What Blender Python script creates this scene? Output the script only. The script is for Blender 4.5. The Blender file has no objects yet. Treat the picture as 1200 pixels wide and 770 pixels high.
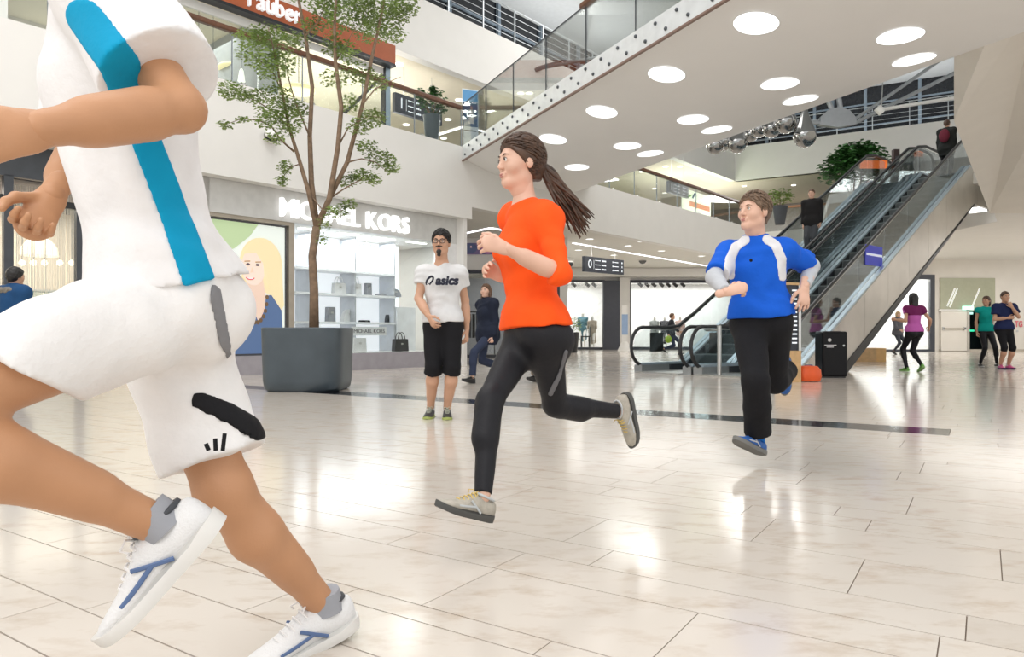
import bpy, bmesh, math, random
import numpy as np
from mathutils import Vector, Matrix
random.seed(7); np.random.seed(7)
sc = bpy.context.scene
COL = sc.collection
# ------------------------------------------------------------------ camera, world, lights, exposure
F, HOR, H = 840.0, 391.0, 0.80          # focal length in pixels of a 1200 px frame, horizon row, eye height
cam = bpy.data.objects.new('camera', bpy.data.cameras.new('camera')); COL.objects.link(cam)
cam.location = (0, 0, H); cam.rotation_euler = (math.pi/2, 0, 0)
cam.data.sensor_width = 36.0; cam.data.lens = 36.0*F/1200; cam.data.shift_y = (HOR-385)/1200
cam.data.clip_start = 0.05; cam.data.clip_end = 200
sc.camera = cam
w = bpy.data.worlds.new('world'); sc.world = w; w.use_nodes = True
bg = w.node_tree.nodes['Background']; bg.inputs[0].default_value = (1.0, 0.99, 0.98, 1); bg.inputs[1].default_value = 1.9
vs = sc.view_settings
sc.display_settings.display_device = 'sRGB'
vs.view_transform = 'Standard'; vs.look = 'None'; vs.gamma = 1.0; vs.use_curve_mapping = False; vs.exposure = -0.60
def area(name, loc, size, power, rot=(0,0,0), col=(1,.985,.965), sy=None):
    l = bpy.data.lights.new(name, 'AREA'); l.energy = power; l.color = col
    l.size = size
    if sy: l.shape = 'RECTANGLE'; l.size_y = sy
    o = bpy.data.objects.new(name, l); COL.objects.link(o); o.location = loc; o.rotation_euler = rot
    return o
area('atrium_roof_light', (-4.5, 8.0, 12.6), 9, 1150, sy=9)
area('atrium_roof_light', (6.0, 22.0, 12.6), 9, 1150, sy=9)
area('hall_light', (-2.5, -4.0, 6.5), 7, 480, rot=(math.radians(18),0,0), sy=4)
area('ground_hall_light', (4.0, 28.0, 3.85), 9, 420, sy=6)
area('ground_hall_light', (19.5, 25.5, 3.9), 9, 560, sy=9)
area('gallery_hall_light', (-9.5, 19.0, 8.3), 5, 300, sy=4)
area('gallery_hall_light', (-4.6, 23.0, 8.35), 4, 1300, sy=3)
area('gallery_hall_light', (15.0, 35.5, 8.3), 9, 1700, sy=5)
area('gallery_hall_light', (3.0, 30.5, 8.3), 6, 1300, sy=4)

area('added_ceiling_fill', (-4.5, 21.5, 6.0), 4, 200, rot=(math.pi,0,math.radians(49)), sy=2)  # added upward fill, this and the next, to brighten the gallery ceiling
area('added_ceiling_fill', (9.0, 36.0, 6.0), 7, 420, rot=(math.pi,0,math.radians(49)), sy=2)
area('added_roof_fill', (2.0, 27.5, 10.35), 8, 260, rot=(math.pi,0,math.radians(49)), sy=1)  # added fill behind the parapet, this and the next, lifting the dark roof
area('added_roof_fill', (18.0, 34.2, 10.35), 8, 220, rot=(math.pi,0,math.radians(-30)), sy=1)
# ------------------------------------------------------------------ helpers
def P(px, py, Y): return Vector(((px-600)/F*Y, Y, H-(py-HOR)/F*Y))      # point seen at px,py at depth Y
def G(px, py, z=0.0): return P(px, py, F*(H-z)/(py-HOR))                # point of the horizontal plane z
def V(*a): return Vector(a)
def worldloc(o):
    l = Vector((0,0,0))
    while o is not None: l += o.location; o = o.parent
    return l
def tag(o, label=None, cat=None, group=None, kind=None):
    if label: o['label'] = label
    if cat: o['category'] = cat
    if group: o['group'] = group
    if kind: o['kind'] = kind
    return o
def thing(name, label, cat, loc=(0,0,0), group=None):
    o = bpy.data.objects.new(name, None); COL.objects.link(o); o.location = loc; o.empty_display_size = .2
    return tag(o, label, cat, group)
def setting(name, loc=(0,0,0)):
    o = bpy.data.objects.new(name, None); COL.objects.link(o); o.location = loc
    o['kind'] = 'structure'; return o
class MB:
    def __init__(s): s.v = []; s.f = []
    def add(s, vs, fs):
        b = len(s.v); s.v += [tuple(v) for v in vs]; s.f += [tuple(b+i for i in f) for f in fs]; return s
    def box(s, a0,a1,b0,b1,c0,c1, fr=None):
        pts = [(a,b,c) for c in (c0,c1) for b in (b0,b1) for a in (a0,a1)]
        if fr: pts = [fr(*p) for p in pts]
        return s.add(pts, [(0,2,3,1),(4,5,7,6),(0,1,5,4),(2,6,7,3),(0,4,6,2),(1,3,7,5)])
    def prism(s, poly, ext):
        n = len(poly); e = Vector(ext); p = [Vector(q) for q in poly]
        return s.add(p+[q+e for q in p], [tuple(range(n))[::-1], tuple(range(n,2*n))]+[(i,(i+1)%n,(i+1)%n+n,i+n) for i in range(n)])
    def tube(s, pts, r, sides=8, cap=True, flat=None):
        pts = [Vector(p) for p in pts]; n = len(pts)
        rs = r if isinstance(r,(list,tuple)) else [r]*n
        T = []
        for i in range(n):
            d = pts[min(i+1,n-1)]-pts[max(i-1,0)]; T.append(d.normalized() if d.length>1e-9 else Vector((0,0,1)))
        u = T[0].orthogonal().normalized()
        if flat is not None:
            u = Vector(flat[0]); u = (u - T[0]*u.dot(T[0])).normalized()
        vs = []
        for i in range(n):
            u = (u - T[i]*u.dot(T[i]))
            u = u.normalized() if u.length>1e-6 else T[i].orthogonal().normalized()
            v = T[i].cross(u); q = flat[1] if flat else 1.0
            for k in range(sides):
                a = 2*math.pi*k/sides; vs.append(pts[i]+u*(rs[i]*math.cos(a))+v*(rs[i]*q*math.sin(a)))
        fs = [(i*sides+k, i*sides+(k+1)%sides, (i+1)*sides+(k+1)%sides, (i+1)*sides+k) for i in range(n-1) for k in range(sides)]
        if cap: fs += [tuple(range(sides))[::-1], tuple((n-1)*sides+k for k in range(sides))]
        return s.add(vs, fs)
    def lathe(s, c, prof, seg=24, axis=None, capped=True):
        c = Vector(c); ax = Vector(axis or (0,0,1)).normalized(); u = ax.orthogonal().normalized(); v = ax.cross(u)
        vs = [c+ax*z+(u*math.cos(2*math.pi*k/seg)+v*math.sin(2*math.pi*k/seg))*r for r,z in prof for k in range(seg)]
        n = len(prof)
        fs = [(i*seg+k, i*seg+(k+1)%seg, (i+1)*seg+(k+1)%seg, (i+1)*seg+k) for i in range(n-1) for k in range(seg)]
        if capped: fs += [tuple(range(seg))[::-1], tuple((n-1)*seg+k for k in range(seg))]
        return s.add(vs, fs)
    def ball(s, c, r, seg=12, rings=7):
        r = r if isinstance(r,(tuple,list)) else (r,r,r); c = Vector(c); vs=[]; fs=[]
        for i in range(rings+1):
            a = math.pi*i/rings
            for k in range(seg):
                b = 2*math.pi*k/seg; vs.append(c+Vector((r[0]*math.sin(a)*math.cos(b), r[1]*math.sin(a)*math.sin(b), r[2]*math.cos(a))))
        fs = [(i*seg+k, (i+1)*seg+k, (i+1)*seg+(k+1)%seg, i*seg+(k+1)%seg) for i in range(rings) for k in range(seg)]
        return s.add(vs, fs)
    def build(s, name, m=None, parent=None, smooth=False, bevel=0, label=None, kind=None):
        me = bpy.data.meshes.new(name); o = bpy.data.objects.new(name, me); COL.objects.link(o)
        off = Vector((0,0,0))
        if parent is not None: o.parent = parent; off = worldloc(parent)
        me.from_pydata([tuple(Vector(v)-off) for v in s.v], [], s.f); me.validate(); me.update()
        bm = bmesh.new(); bm.from_mesh(me); bmesh.ops.recalc_face_normals(bm, faces=bm.faces[:]); bm.to_mesh(me); bm.free()
        if m: me.materials.append(m)
        if smooth:
            me.shade_smooth()
            if smooth != 'all': me.set_sharp_from_angle(angle=math.radians(40))
        if bevel:
            md = o.modifiers.new('bevel','BEVEL'); md.width = bevel; md.segments = 2; md.limit_method = 'ANGLE'
        if label: o['label'] = label
        if kind: o['kind'] = kind
        return o
def solo(mb, name, m, label, cat, group=None, **k):
    """one-mesh thing whose origin is the middle of its base"""
    v = np.array([tuple(x) for x in mb.v]); c = (v.min(0)+v.max(0))/2; c[2] = v[:,2].min()
    o = mb.build(name, m, None, **k)
    o.data.transform(Matrix.Translation(-Vector(c))); o.location = Vector(c)
    return tag(o, label, cat, group)
# ------------------------------------------------------------------ materials
MATS = {}
def mat(name, col, rough=.5, metal=0, var=.06, scale=6, bump=0, bscale=60, spec=.5, sheen=0, coat=0, sss=0):
    if name in MATS: return MATS[name]
    m = bpy.data.materials.new(name); m.use_nodes = True; nt = m.node_tree; b = nt.nodes['Principled BSDF']
    b.inputs['Roughness'].default_value = rough; b.inputs['Metallic'].default_value = metal
    b.inputs['Specular IOR Level'].default_value = spec
    if sheen: b.inputs['Sheen Weight'].default_value = sheen
    if coat: b.inputs['Coat Weight'].default_value = coat; b.inputs['Coat Roughness'].default_value = .1
    tc = nt.nodes.new('ShaderNodeTexCoord')
    n = nt.nodes.new('ShaderNodeTexNoise'); n.inputs['Scale'].default_value = scale; n.inputs['Detail'].default_value = 4
    nt.links.new(tc.outputs['Object'], n.inputs['Vector'])
    r = nt.nodes.new('ShaderNodeValToRGB'); r.color_ramp.elements[0].position=.3; r.color_ramp.elements[1].position=.7
    for e, k in zip(r.color_ramp.elements, (1-var, 1+var)): e.color = tuple(min(1,max(0,c*k)) for c in col)+(1,)
    nt.links.new(n.outputs['Fac'], r.inputs['Fac']); nt.links.new(r.outputs['Color'], b.inputs['Base Color'])
    if bump:
        n2 = nt.nodes.new('ShaderNodeTexNoise'); n2.inputs['Scale'].default_value = bscale; n2.inputs['Detail'].default_value = 3
        nt.links.new(tc.outputs['Object'], n2.inputs['Vector'])
        bp = nt.nodes.new('ShaderNodeBump'); bp.inputs['Strength'].default_value = bump; bp.inputs['Distance'].default_value = .01
        nt.links.new(n2.outputs['Fac'], bp.inputs['Height']); nt.links.new(bp.outputs['Normal'], b.inputs['Normal'])
    MATS[name] = m; return m
def emit(name, col, s=1.0):
    if name in MATS: return MATS[name]
    m = bpy.data.materials.new(name); m.use_nodes = True; nt = m.node_tree; b = nt.nodes['Principled BSDF']
    b.inputs['Base Color'].default_value = tuple(c*.6 for c in col)+(1,)
    b.inputs['Emission Color'].default_value = tuple(col)+(1,); b.inputs['Emission Strength'].default_value = s
    MATS[name] = m; return m
def glass(name, tint=(.96,.98,.97), refl=.10, rough=.02):
    if name in MATS: return MATS[name]
    m = bpy.data.materials.new(name); m.use_nodes = True; nt = m.node_tree; nt.nodes.remove(nt.nodes['Principled BSDF'])
    out = nt.nodes['Material Output']; t = nt.nodes.new('ShaderNodeBsdfTransparent'); g = nt.nodes.new('ShaderNodeBsdfGlossy')
    t.inputs[0].default_value = tuple(tint)+(1,); g.inputs['Roughness'].default_value = rough
    lw = nt.nodes.new('ShaderNodeLayerWeight'); lw.inputs['Blend'].default_value = .12
    mm = nt.nodes.new('ShaderNodeMath'); mm.operation = 'MULTIPLY_ADD'; mm.inputs[1].default_value = .6; mm.inputs[2].default_value = refl*.3
    nt.links.new(lw.outputs['Fresnel'], mm.inputs[0])
    mx = nt.nodes.new('ShaderNodeMixShader'); nt.links.new(mm.outputs[0], mx.inputs[0]); nt.links.new(t.outputs[0], mx.inputs[1]); nt.links.new(g.outputs[0], mx.inputs[2])
    nt.links.new(mx.outputs[0], out.inputs['Surface']); MATS[name] = m; return m
def text(name, body, size, m, parent, loc, right, up, extrude=.002, bold=0.0, shear=0, align='CENTER', kind=None):
    """lettering laid out along `right`, upright along `up`"""
    cu = bpy.data.curves.new(name, 'FONT'); cu.body = body; cu.size = size; cu.extrude = extrude; cu.offset = bold; cu.shear = shear
    cu.align_x = align; cu.align_y = 'CENTER'; cu.resolution_u = 3
    o = bpy.data.objects.new(name, cu); COL.objects.link(o)
    r = Vector(right).normalized(); u = Vector(up); u = (u-r*u.dot(r)).normalized(); n = r.cross(u)
    M = Matrix((r,u,n)).transposed().to_4x4(); l = Vector(loc)
    if parent is not None: o.parent = parent; l = l-worldloc(parent)
    M.translation = l
    bpy.context.view_layer.update()
    me = bpy.data.meshes.new_from_object(o.evaluated_get(bpy.context.evaluated_depsgraph_get())); bpy.data.objects.remove(o)
    me.transform(M); me.materials.clear(); me.materials.append(m); me.name = name
    q = bpy.data.objects.new(name, me); COL.objects.link(q)
    if parent is not None: q.parent = parent
    return q
white = mat('white_plaster', (.80,.785,.75), .6, var=.015, scale=2)
white2 = mat('cream_plaster', (.80,.76,.69), .55, var=.02, scale=2)
grayw = mat('grey_plaster', (.60,.60,.58), .6, var=.03)
ceilm = mat('ceiling_paint', (.74,.72,.66), .6, var=.02)
steel = mat('brushed_steel', (.62,.62,.60), .32, 1, var=.08, scale=30)
alu = mat('satin_aluminium', (.62,.66,.69), .35, .85, var=.05)
black = mat('black_plastic', (.015,.016,.018), .35, var=.2)
rubber = mat('black_rubber', (.02,.021,.023), .42, var=.2)
darkgrey = mat('dark_grey_paint', (.05,.056,.066), .4, var=.1)
wood = mat('brown_handrail_wood', (.13,.055,.028), .35, var=.25, scale=14)
plywood = mat('light_plywood', (.62,.40,.19), .5, var=.12, scale=9)
gls = glass('clear_glass'); gls_g = glass('green_tinted_glass', (.80,.90,.90), .10)
lamp = emit('lamp_white', (1,.98,.95), 4.0); led = emit('led_strip', (.93,.93,1), 5.0)
# ------------------------------------------------------------------ axes of the building
O = V(-1.17, 17.85, 0); C = V(.651,.759,0).normalized(); N = V(-C.y, C.x, 0)
def W(t,n,z): return O+C*t+N*n+V(0,0,z)                     # gallery frame: along the gallery, back from the atrium, up
A = V(2.58, 14.93, 0); ED = V(.756,.655,0).normalized(); ER = V(ED.y,-ED.x,0)
def EW(s,w,z): return A+ED*s+ER*w+V(0,0,z)                  # escalator frame: up the escalator, to its right, up
Bo = V(-1.16, 17.7, 0); BD = V(.421,-.907,0).normalized(); BR = V(.907,.421,0).normalized()
def BW(l,d,z): return Bo+BD*l+BR*d+V(0,0,z)                 # bridge frame: towards us, across, up
T1 = V(-.835,.550,0).normalized(); T2 = V(.550,.835,0).normalized()
def FW(a,u,z): return T1*a+T2*u+V(0,0,z)                    # floor frame: along the tile rows, across them

# ------------------------------------------------------------------ floor of limestone tiles
def stone(name, base, vein, rough):
    m = bpy.data.materials.new(name); m.use_nodes = True; nt = m.node_tree; b = nt.nodes['Principled BSDF']
    tc = nt.nodes.new('ShaderNodeTexCoord'); mp = nt.nodes.new('ShaderNodeMapping')
    mp.inputs['Rotation'].default_value[2] = -math.atan2(T1.y, T1.x); mp.inputs['Scale'].default_value = (.75,1.5,1)
    nt.links.new(tc.outputs['Object'], mp.inputs['Vector'])
    g = nt.nodes.new('ShaderNodeNewGeometry')
    add = nt.nodes.new('ShaderNodeVectorMath'); add.operation = 'ADD'
    sc_ = nt.nodes.new('ShaderNodeVectorMath'); sc_.operation='SCALE'; sc_.inputs['Scale'].default_value = 37
    cmb = nt.nodes.new('ShaderNodeCombineXYZ')
    for i in range(3): nt.links.new(g.outputs['Random Per Island'], cmb.inputs[i])
    nt.links.new(cmb.outputs[0], sc_.inputs[0]); nt.links.new(mp.outputs[0], add.inputs[0]); nt.links.new(sc_.outputs[0], add.inputs[1])
    n1 = nt.nodes.new('ShaderNodeTexNoise'); n1.inputs['Scale'].default_value = 7; n1.inputs['Detail'].default_value = 8; n1.inputs['Roughness'].default_value=.65
    n2 = nt.nodes.new('ShaderNodeTexNoise'); n2.inputs['Scale'].default_value = 2.2; n2.inputs['Detail'].default_value = 3
    for n in (n1,n2): nt.links.new(add.outputs[0], n.inputs['Vector'])
    r1 = nt.nodes.new('ShaderNodeValToRGB'); r1.color_ramp.elements[0].position = .50; r1.color_ramp.elements[1].position=.74
    r1.color_ramp.elements[0].color = (0,0,0,1); r1.color_ramp.elements[1].color = (1,1,1,1)
    nt.links.new(n1.outputs['Fac'], r1.inputs['Fac'])
    mul = nt.nodes.new('ShaderNodeMath'); mul.operation='MULTIPLY'; nt.links.new(r1.outputs['Color'], mul.inputs[0]); nt.links.new(n2.outputs['Fac'], mul.inputs[1])
    mx = nt.nodes.new('ShaderNodeMix'); mx.data_type='RGBA'; mx.inputs[6].default_value = base+(1,); mx.inputs[7].default_value = vein+(1,)
    nt.links.new(mul.outputs[0], mx.inputs[0])
    hs = nt.nodes.new('ShaderNodeHueSaturation'); mr = nt.nodes.new('ShaderNodeMapRange')
    mr.inputs[3].default_value = .90; mr.inputs[4].default_value = 1.07
    nt.links.new(g.outputs['Random Per Island'], mr.inputs[0]); nt.links.new(mr.outputs[0], hs.inputs['Value']); nt.links.new(mx.outputs[2], hs.inputs['Color'])
    nt.links.new(hs.outputs['Color'], b.inputs['Base Color'])
    rr = nt.nodes.new('ShaderNodeMapRange'); rr.inputs[3].default_value = rough*.75; rr.inputs[4].default_value = rough*1.3
    nt.links.new(n1.outputs['Fac'], rr.inputs[0]); nt.links.new(rr.outputs[0], b.inputs['Roughness'])
    b.inputs['Specular IOR Level'].default_value = .5
    MATS[name] = m; return m
tile_m = stone('limestone_tile', (.63,.575,.51), (.40,.28,.18), .14)
strip_m = mat('black_granite', (.018,.019,.022), .10, var=.3, scale=40)
floor = MB().box(-26,26,-14,48,-.30,-.004).build('floor', mat('floor_joint', (.20,.155,.12), .7))
floor['kind'] = 'structure'
rng = random.Random(3)
us = [1.05,1.30,1.52,1.615,2.009,2.21]; wset = [.10,.20,.20,.40,.40,.30]
u = us[-1]
while u < 6.35: u += rng.choice(wset); us.append(u)
us = [x for x in us if x < 6.5]+[6.58, 7.02]; u = 7.02
while u < 42: u += rng.choice(wset) if u < 22 else rng.choice([.4,.6]); us.append(u)
u = 1.05
while u > -9: u -= rng.choice(wset+[.4]); us.insert(0, u)
tiles = []
sk = .0035
for u0,u1 in zip(us[:-1], us[1:]):
    if abs(u0-6.58) < 1e-6: continue
    a = -30+rng.random()
    while a < 32:
        L = rng.choice([.5,.7,.9,1.1,1.3]) if u1-u0 < .35 else rng.choice([.7,.8,1.0,1.2])
        tiles.append((a,a+L,u0,u1)); a += L
def vis(a0,a1,u0,u1):
    c = FW((a0+a1)/2,(u0+u1)/2,0)
    if c.y < .3: return None
    px = 600+F*c.x/c.y; py = HOR+F*H/c.y
    if -260 < px < 1460 and py < 1000: return c.y
    return None
seen = sorted([(d,t) for t in tiles for d in [vis(*t)] if d is not None], key=lambda q: q[0])
inframe = []
for d,t in seen:
    c = FW((t[0]+t[1])/2,(t[2]+t[3])/2,0); px = 600+F*c.x/c.y; py = HOR+F*H/c.y
    if -60 < px < 1260 and py < 840 and len(inframe) < 296: inframe.append(t)
single = set(inframe)
for t in inframe:
    MB().box(t[0]+sk/2,t[1]-sk/2,t[2]+sk*.75,t[3]-sk*.75,-.02,0,FW).build('tile', tile_m, floor)
far = MB()
for t in tiles:
    if t in single: continue
    c = FW((t[0]+t[1])/2,(t[2]+t[3])/2,0)
    if not (-24 < c.x < 24 and -8 < c.y < 46): continue
    far.box(t[0]+sk/2,t[1]-sk/2,t[2]+sk*.75,t[3]-sk*.75,-.02,0,FW)
far.build('distant_tiles', tile_m, floor, kind='stuff')
aend = G(1113,508); aend = aend.dot(T1)
a = aend+.001; i = 0
while a < 16:
    MB().box(a+sk/2, a+1.2-sk/2, 6.58+sk/2, 7.02-sk/2, -.02, 0, FW).build('dark_stone_slab', strip_m, floor); a += 1.2; i += 1
MB().box(-26, aend-sk/2, 6.58+sk/2, 7.02-sk/2, -.02, 0, FW).build('row_end', tile_m, floor)

# ------------------------------------------------------------------ level 1 gallery slab, parapet and ground-floor ceiling
Z1, ZP, ZB = 5.30, 5.44, 3.68
par = MB().box(-16,18.6,0,.28,ZB+.30,ZP,W)
par.build('wall_gallery_parapet', white)['kind'] = 'structure'
MB().box(-16,.25,0,.28,ZB,ZB+.30,W).build('trim_1', white)['kind'] = 'structure'
MB().box(-16,.2,.28,14,ZB+.05,Z1,W).build('floor_upper_left', white)['kind'] = 'structure'
gc = MB().prism([W(.2,.28,4.0),W(18.6,.28,4.0),V(14.2,29.3,4.0),V(16,40,4.0),V(-12,40,4.0),W(.2,13,4.0)],(0,0,1.3))
gc.build('ceiling', ceilm)['kind'] = 'structure'
rc = MB().prism([EW(12.9,3.0,4.1),V(14.0,25.5,4.1),V(14.2,29.3,4.1),V(15.5,40,4.1),V(34,40,4.1),V(34,14,4.1),V(14.5,19.0,4.1),V(12.85,19.15,4.1)],(0,0,1.2))
rc.build('ceiling_right', white)['kind'] = 'structure'
MB().prism([EW(11.2,-1.2,5.0),EW(11.2,3.2,5.0),V(15,27.8,5.0),V(13,30.4,5.0)],(0,0,.3)).build('floor_landing', white)['kind'] = 'structure'
# roof, far walls and the outer shell
roofm = mat('roof_grey', (.56,.59,.61), .6, var=.04)
MB().box(-20,36,8,52,13.3,13.6).build('ceiling_roof', roofm)['kind'] = 'structure'
ZL2, Z2 = 8.5, 10.2
K = 22.0; D2 = V(.864,-.504,0).normalized(); KP = W(K,2.5,0)
def DW(a,b,z): return KP+D2*a+V(-D2.y,D2.x,0)*b+V(0,0,z)
MB().box(-16,K,2.5,2.8,ZL2,Z2,W).build('wall_upper_gallery_left', white)['kind'] = 'structure'
MB().box(0,24,0,.3,ZL2,Z2,DW).build('wall_upper_gallery_right', white)['kind'] = 'structure'
MB().prism([W(-16,2.8,ZL2),W(K,2.8,ZL2),DW(24,.3,ZL2),DW(24,12,ZL2),V(12,50,ZL2),W(-16,14,ZL2)],(0,0,.35)).build('ceiling_upper', mat('tan_ceiling', (.72,.66,.52), .6, var=.02))['kind'] = 'structure'
# dark clerestory glazing behind the level 2 railing
nightg = mat('night_window_glass', (.012,.014,.018), .12, var=.3)
frm = mat('blue_grey_frame', (.23,.29,.35), .45, .3)
def clerestory(name, fr, a0, a1, b, step):
    w_ = MB().box(a0,a1,b,b+.1,Z2-.1,13.3,fr).build(name, nightg); w_['kind'] = 'structure'
    a = a0
    while a < a1:
        MB().box(a,a+.14,b-.12,b,Z2,13.3,fr).build('mullion', frm, w_); a += step
    for z in (11.3,12.4): MB().box(a0,a1,b-.08,b,z,z+.07,fr).build('transom', frm, w_)
clerestory('window_1', W, -16, 15, 5.6, 2.6)
clerestory('window_2', DW, -4, 24, 3.6, 2.4)
MB().box(15,K+6,5.6,5.8,Z2-.1,13.3,W).build('wall_upper_back', mat('pale_grey_wall', (.66,.69,.71), .6))['kind'] = 'structure'
# level 1 back walls
beige = mat('beige_wall', (.66,.62,.52), .6, var=.03)
MB().box(-3.4,26,9.5,9.8,Z1,ZL2,W).build('wall_gallery_back', beige)['kind'] = 'structure'
MB().box(-16,-3.4,8.0,8.3,Z1,ZL2,W).build('wall_gallery_shop_back', white2)['kind'] = 'structure'
MB().box(-3.55,-3.4,2.9,9.5,Z1,ZL2,W).build('wall_gallery_shop_side', mat('shop_side_grey', (.42,.44,.45), .6))['kind'] = 'structure'
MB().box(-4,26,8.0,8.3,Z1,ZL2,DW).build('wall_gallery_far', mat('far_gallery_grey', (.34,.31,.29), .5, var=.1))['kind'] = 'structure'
MB().prism([W(18.6,.0,Z1-.5),V(15.6,29.2,Z1-.5),V(30,24,Z1-.5),V(30,44,Z1-.5),V(6,46,Z1-.5),W(12,9,Z1-.5),W(.2,9,Z1-.5),W(.2,.28,Z1-.5)],(0,0,.5)).build('floor_upper_far', mat('upper_floor', (.6,.56,.5), .3))['kind'] = 'structure'
# ground floor back walls
MB().box(33.7,34,10,36.6,0,8.5).build('wall_far_right', white2)['kind'] = 'structure'
MB().box(-16,.1,5.2,5.4,0,ZB,W).build('wall_shop_back', white)['kind'] = 'structure'
MB().box(.0,.12,.05,5.2,0,ZB+.05,W).build('wall_shop_side', white)['kind'] = 'structure'

# ------------------------------------------------------------------ bridge: convex soffit, bolted fascia, glass rail
soff = mat('bridge_soffit', (.88,.87,.855), .5, var=.012, scale=1.2)
BWID = 5.0; BL0, BL1 = -.3, 15.5
def bz(d): return 4.86+.30*((d-2.5)/2.5)**2+.16*max(0,d-4)**2
ds = [BWID*i/20 for i in range(21)]
br = MB()
vs_ = [BW(l - (0 if l > 0 else d*.0),d,bz(d)) for l in (BL0,BL1) for d in ds]+[BW(l,d,5.40) for l in (BL0,BL1) for d in ds]
# the far end follows the gallery line
def endl(d):
    p = BW(0,d,0); k = (p-O).dot(N); return k/(-BD.dot(N))*-1
vs_ = []
for z in (0,1):
    for e in (0,1):
        for d in ds:
            l = BL1 if e else ((BW(0,d,0)-O).dot(N)/(-(BD.dot(N))))
            vs_.append(BW(l,d,bz(d) if z == 0 else 5.45))
n_ = 21
fs_ = [(i,i+1,n_+i+1,n_+i) for i in range(20)]+[(2*n_+i,3*n_+i,3*n_+i+1,2*n_+i+1) for i in range(20)]
fs_ += [(i,2*n_+i,2*n_+i+1,i+1) for i in range(20)]+[(n_+i,n_+i+1,3*n_+i+1,3*n_+i) for i in range(20)]
fs_ += [(0,n_,3*n_,2*n_),(20,2*n_+20,3*n_+20,n_+20)]
bridge = br.add(vs_, fs_).build('ceiling_bridge', soff, smooth=True); bridge['kind'] = 'structure'
def tpx(px, n):
    r = (px-600)/F; p = O+N*n
    return (r*p.y-p.x)/(C.x-r*C.y)
def gp(px, py, n):                                          # point of the vertical plane n behind the gallery line
    t = tpx(px, n); p = W(t,n,0); return p+V(0,0,H-(py-HOR)/F*p.y)
def soffit_hit(px, py):
    for i in range(4000):
        Y = 4+i*.006; p = P(px,py,Y); q = p-Bo; d = q.dot(BR)
        if p.z >= bz(d): return q.dot(BD), d
    return None
# ---- big faceted pier and soffit on the right
q = [P(1175,0,9.6),P(1118,65,11.5),P(1118,142,13.0),P(1215,0,10.0),P(1160,250,19),P(1330,250,19),P(1330,-60,8.6),P(1215,-60,8.6),P(1180,-60,8.4)]
up = V(1.2,1.6,3.2)
fac = MB()
fac.add(q+[V(x.x+1.0,x.y+1.2,8.3) for x in q], [(0,1,2,3),(3,2,4,5,6,7),(8,0,3,7),(1,10,11,2),(2,11,13,4),(4,13,14,5),(0,9,10,1),(8,17,9,0),(5,14,15,6),(9,17,16,15,14,13,11,10),(6,15,16,7),(7,16,17,8)])
fac.build('wall_right', white2)['kind'] = 'structure'

# ---- recessed round lights of the bridge
rows = [('in the row by the bolted edge', [(886,27),(781,87),(705,131),(648,163)]),
        ('in the middle row', [(1055,42),(914,98),(812,140),(735,171),(676,196)]),
        ('in the far edge row', [(1071,70),(938,117),(840,152),(762,180)])]
onames = ['nearest','second nearest','third nearest','fourth nearest','last and smallest']
lampd = emit('round_light_white', (1,1,1), 3.0); ringm = mat('light_ring_white', (.85,.85,.83), .4)
for rd, pts in rows:
    for i,(px,py) in enumerate(pts):
        h = soffit_hit(px,py)
        if h is None: continue
        l0,d0 = h; d0 = min(d0, BWID-.36); r = .295
        c = BW(l0,d0,bz(d0))
        t = thing('ceiling_light', 'round white light under the bridge, %s %s' % (onames[i], rd), 'ceiling light', c, 'round lights under the bridge')
        for nm,r0,r1,zo,m in (('diffuser',0,r,-.006,lampd),('ring',r,r+.025,-.010,ringm)):
            vs_ = []; S = 40
            for rr in ([r0] if r0 else [])+[r1]:
                for k in range(S):
                    a = 2*math.pi*k/S; l = l0+rr*math.cos(a); d = d0+rr*math.sin(a); vs_.append(BW(l,d,bz(d)+zo))
            if r0: fs_ = [(k,(k+1)%S,S+(k+1)%S,S+k) for k in range(S)]
            else: vs_.append(BW(l0,d0,bz(d0)+zo)); fs_ = [(k,(k+1)%S,S) for k in range(S)]
            MB().add(vs_,fs_).build(nm, m, t)
# ---- bridge balustrade
bb = thing('bridge_balustrade', 'clear glass balustrade on a bolted white edge of the overhead bridge', 'balustrade', BW(1,0,5.05))
edge = mat('pale_edge_metal', (.70,.73,.74), .35, .2)
MB().box(-.1,15.4,-.03,.0,5.10,5.46,BW).build('edge_plate', edge, bb)
MB().box(-.1,15.4,-.05,.0,5.07,5.10,BW).build('edge_trim', mat('brown_trim', (.22,.14,.11), .4), bb)
bolt = mat('bolt_grey', (.10,.11,.12), .4, .6)
l = .1; k = 0
while l < 10.5:
    for z in (5.20,5.37):
        ll = l+(.25 if z > 5.3 else 0)
        MB().lathe(BW(ll,-.03,z), [(.028,0),(.028,.02),(.018,.028)], 10, axis=-BR).build('bolt', bolt, bb)
    l += .5
l = -.13
while l < 15:
    MB().box(l+.006,l+1.484,-.024,-.010,5.47,6.48,BW).build('glass_pane', gls, bb)
    MB().box(l-.006,l+.006,-.026,-.008,5.47,6.48,BW).build('joint', darkgrey, bb)
    l += 1.49
MB().tube([BW(-.1,-.017,6.49),BW(15.2,-.017,6.49)], .014, 6).build('top_rail', darkgrey, bb)
MB().box(5.7,15.2,-.08,.04,6.46,6.55,BW).build('handrail', wood, bb, bevel=.02)
bc = thing('bridge_balustrade', 'clear glass balustrade on the far side of the overhead bridge', 'balustrade', BW(1,5,5.4))
for i in range(4): MB().box(.2+1.49*i,1.684+1.49*i,BWID-.06,BWID-.045,5.45,6.48,BW).build('glass_pane', gls, bc)

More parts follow.
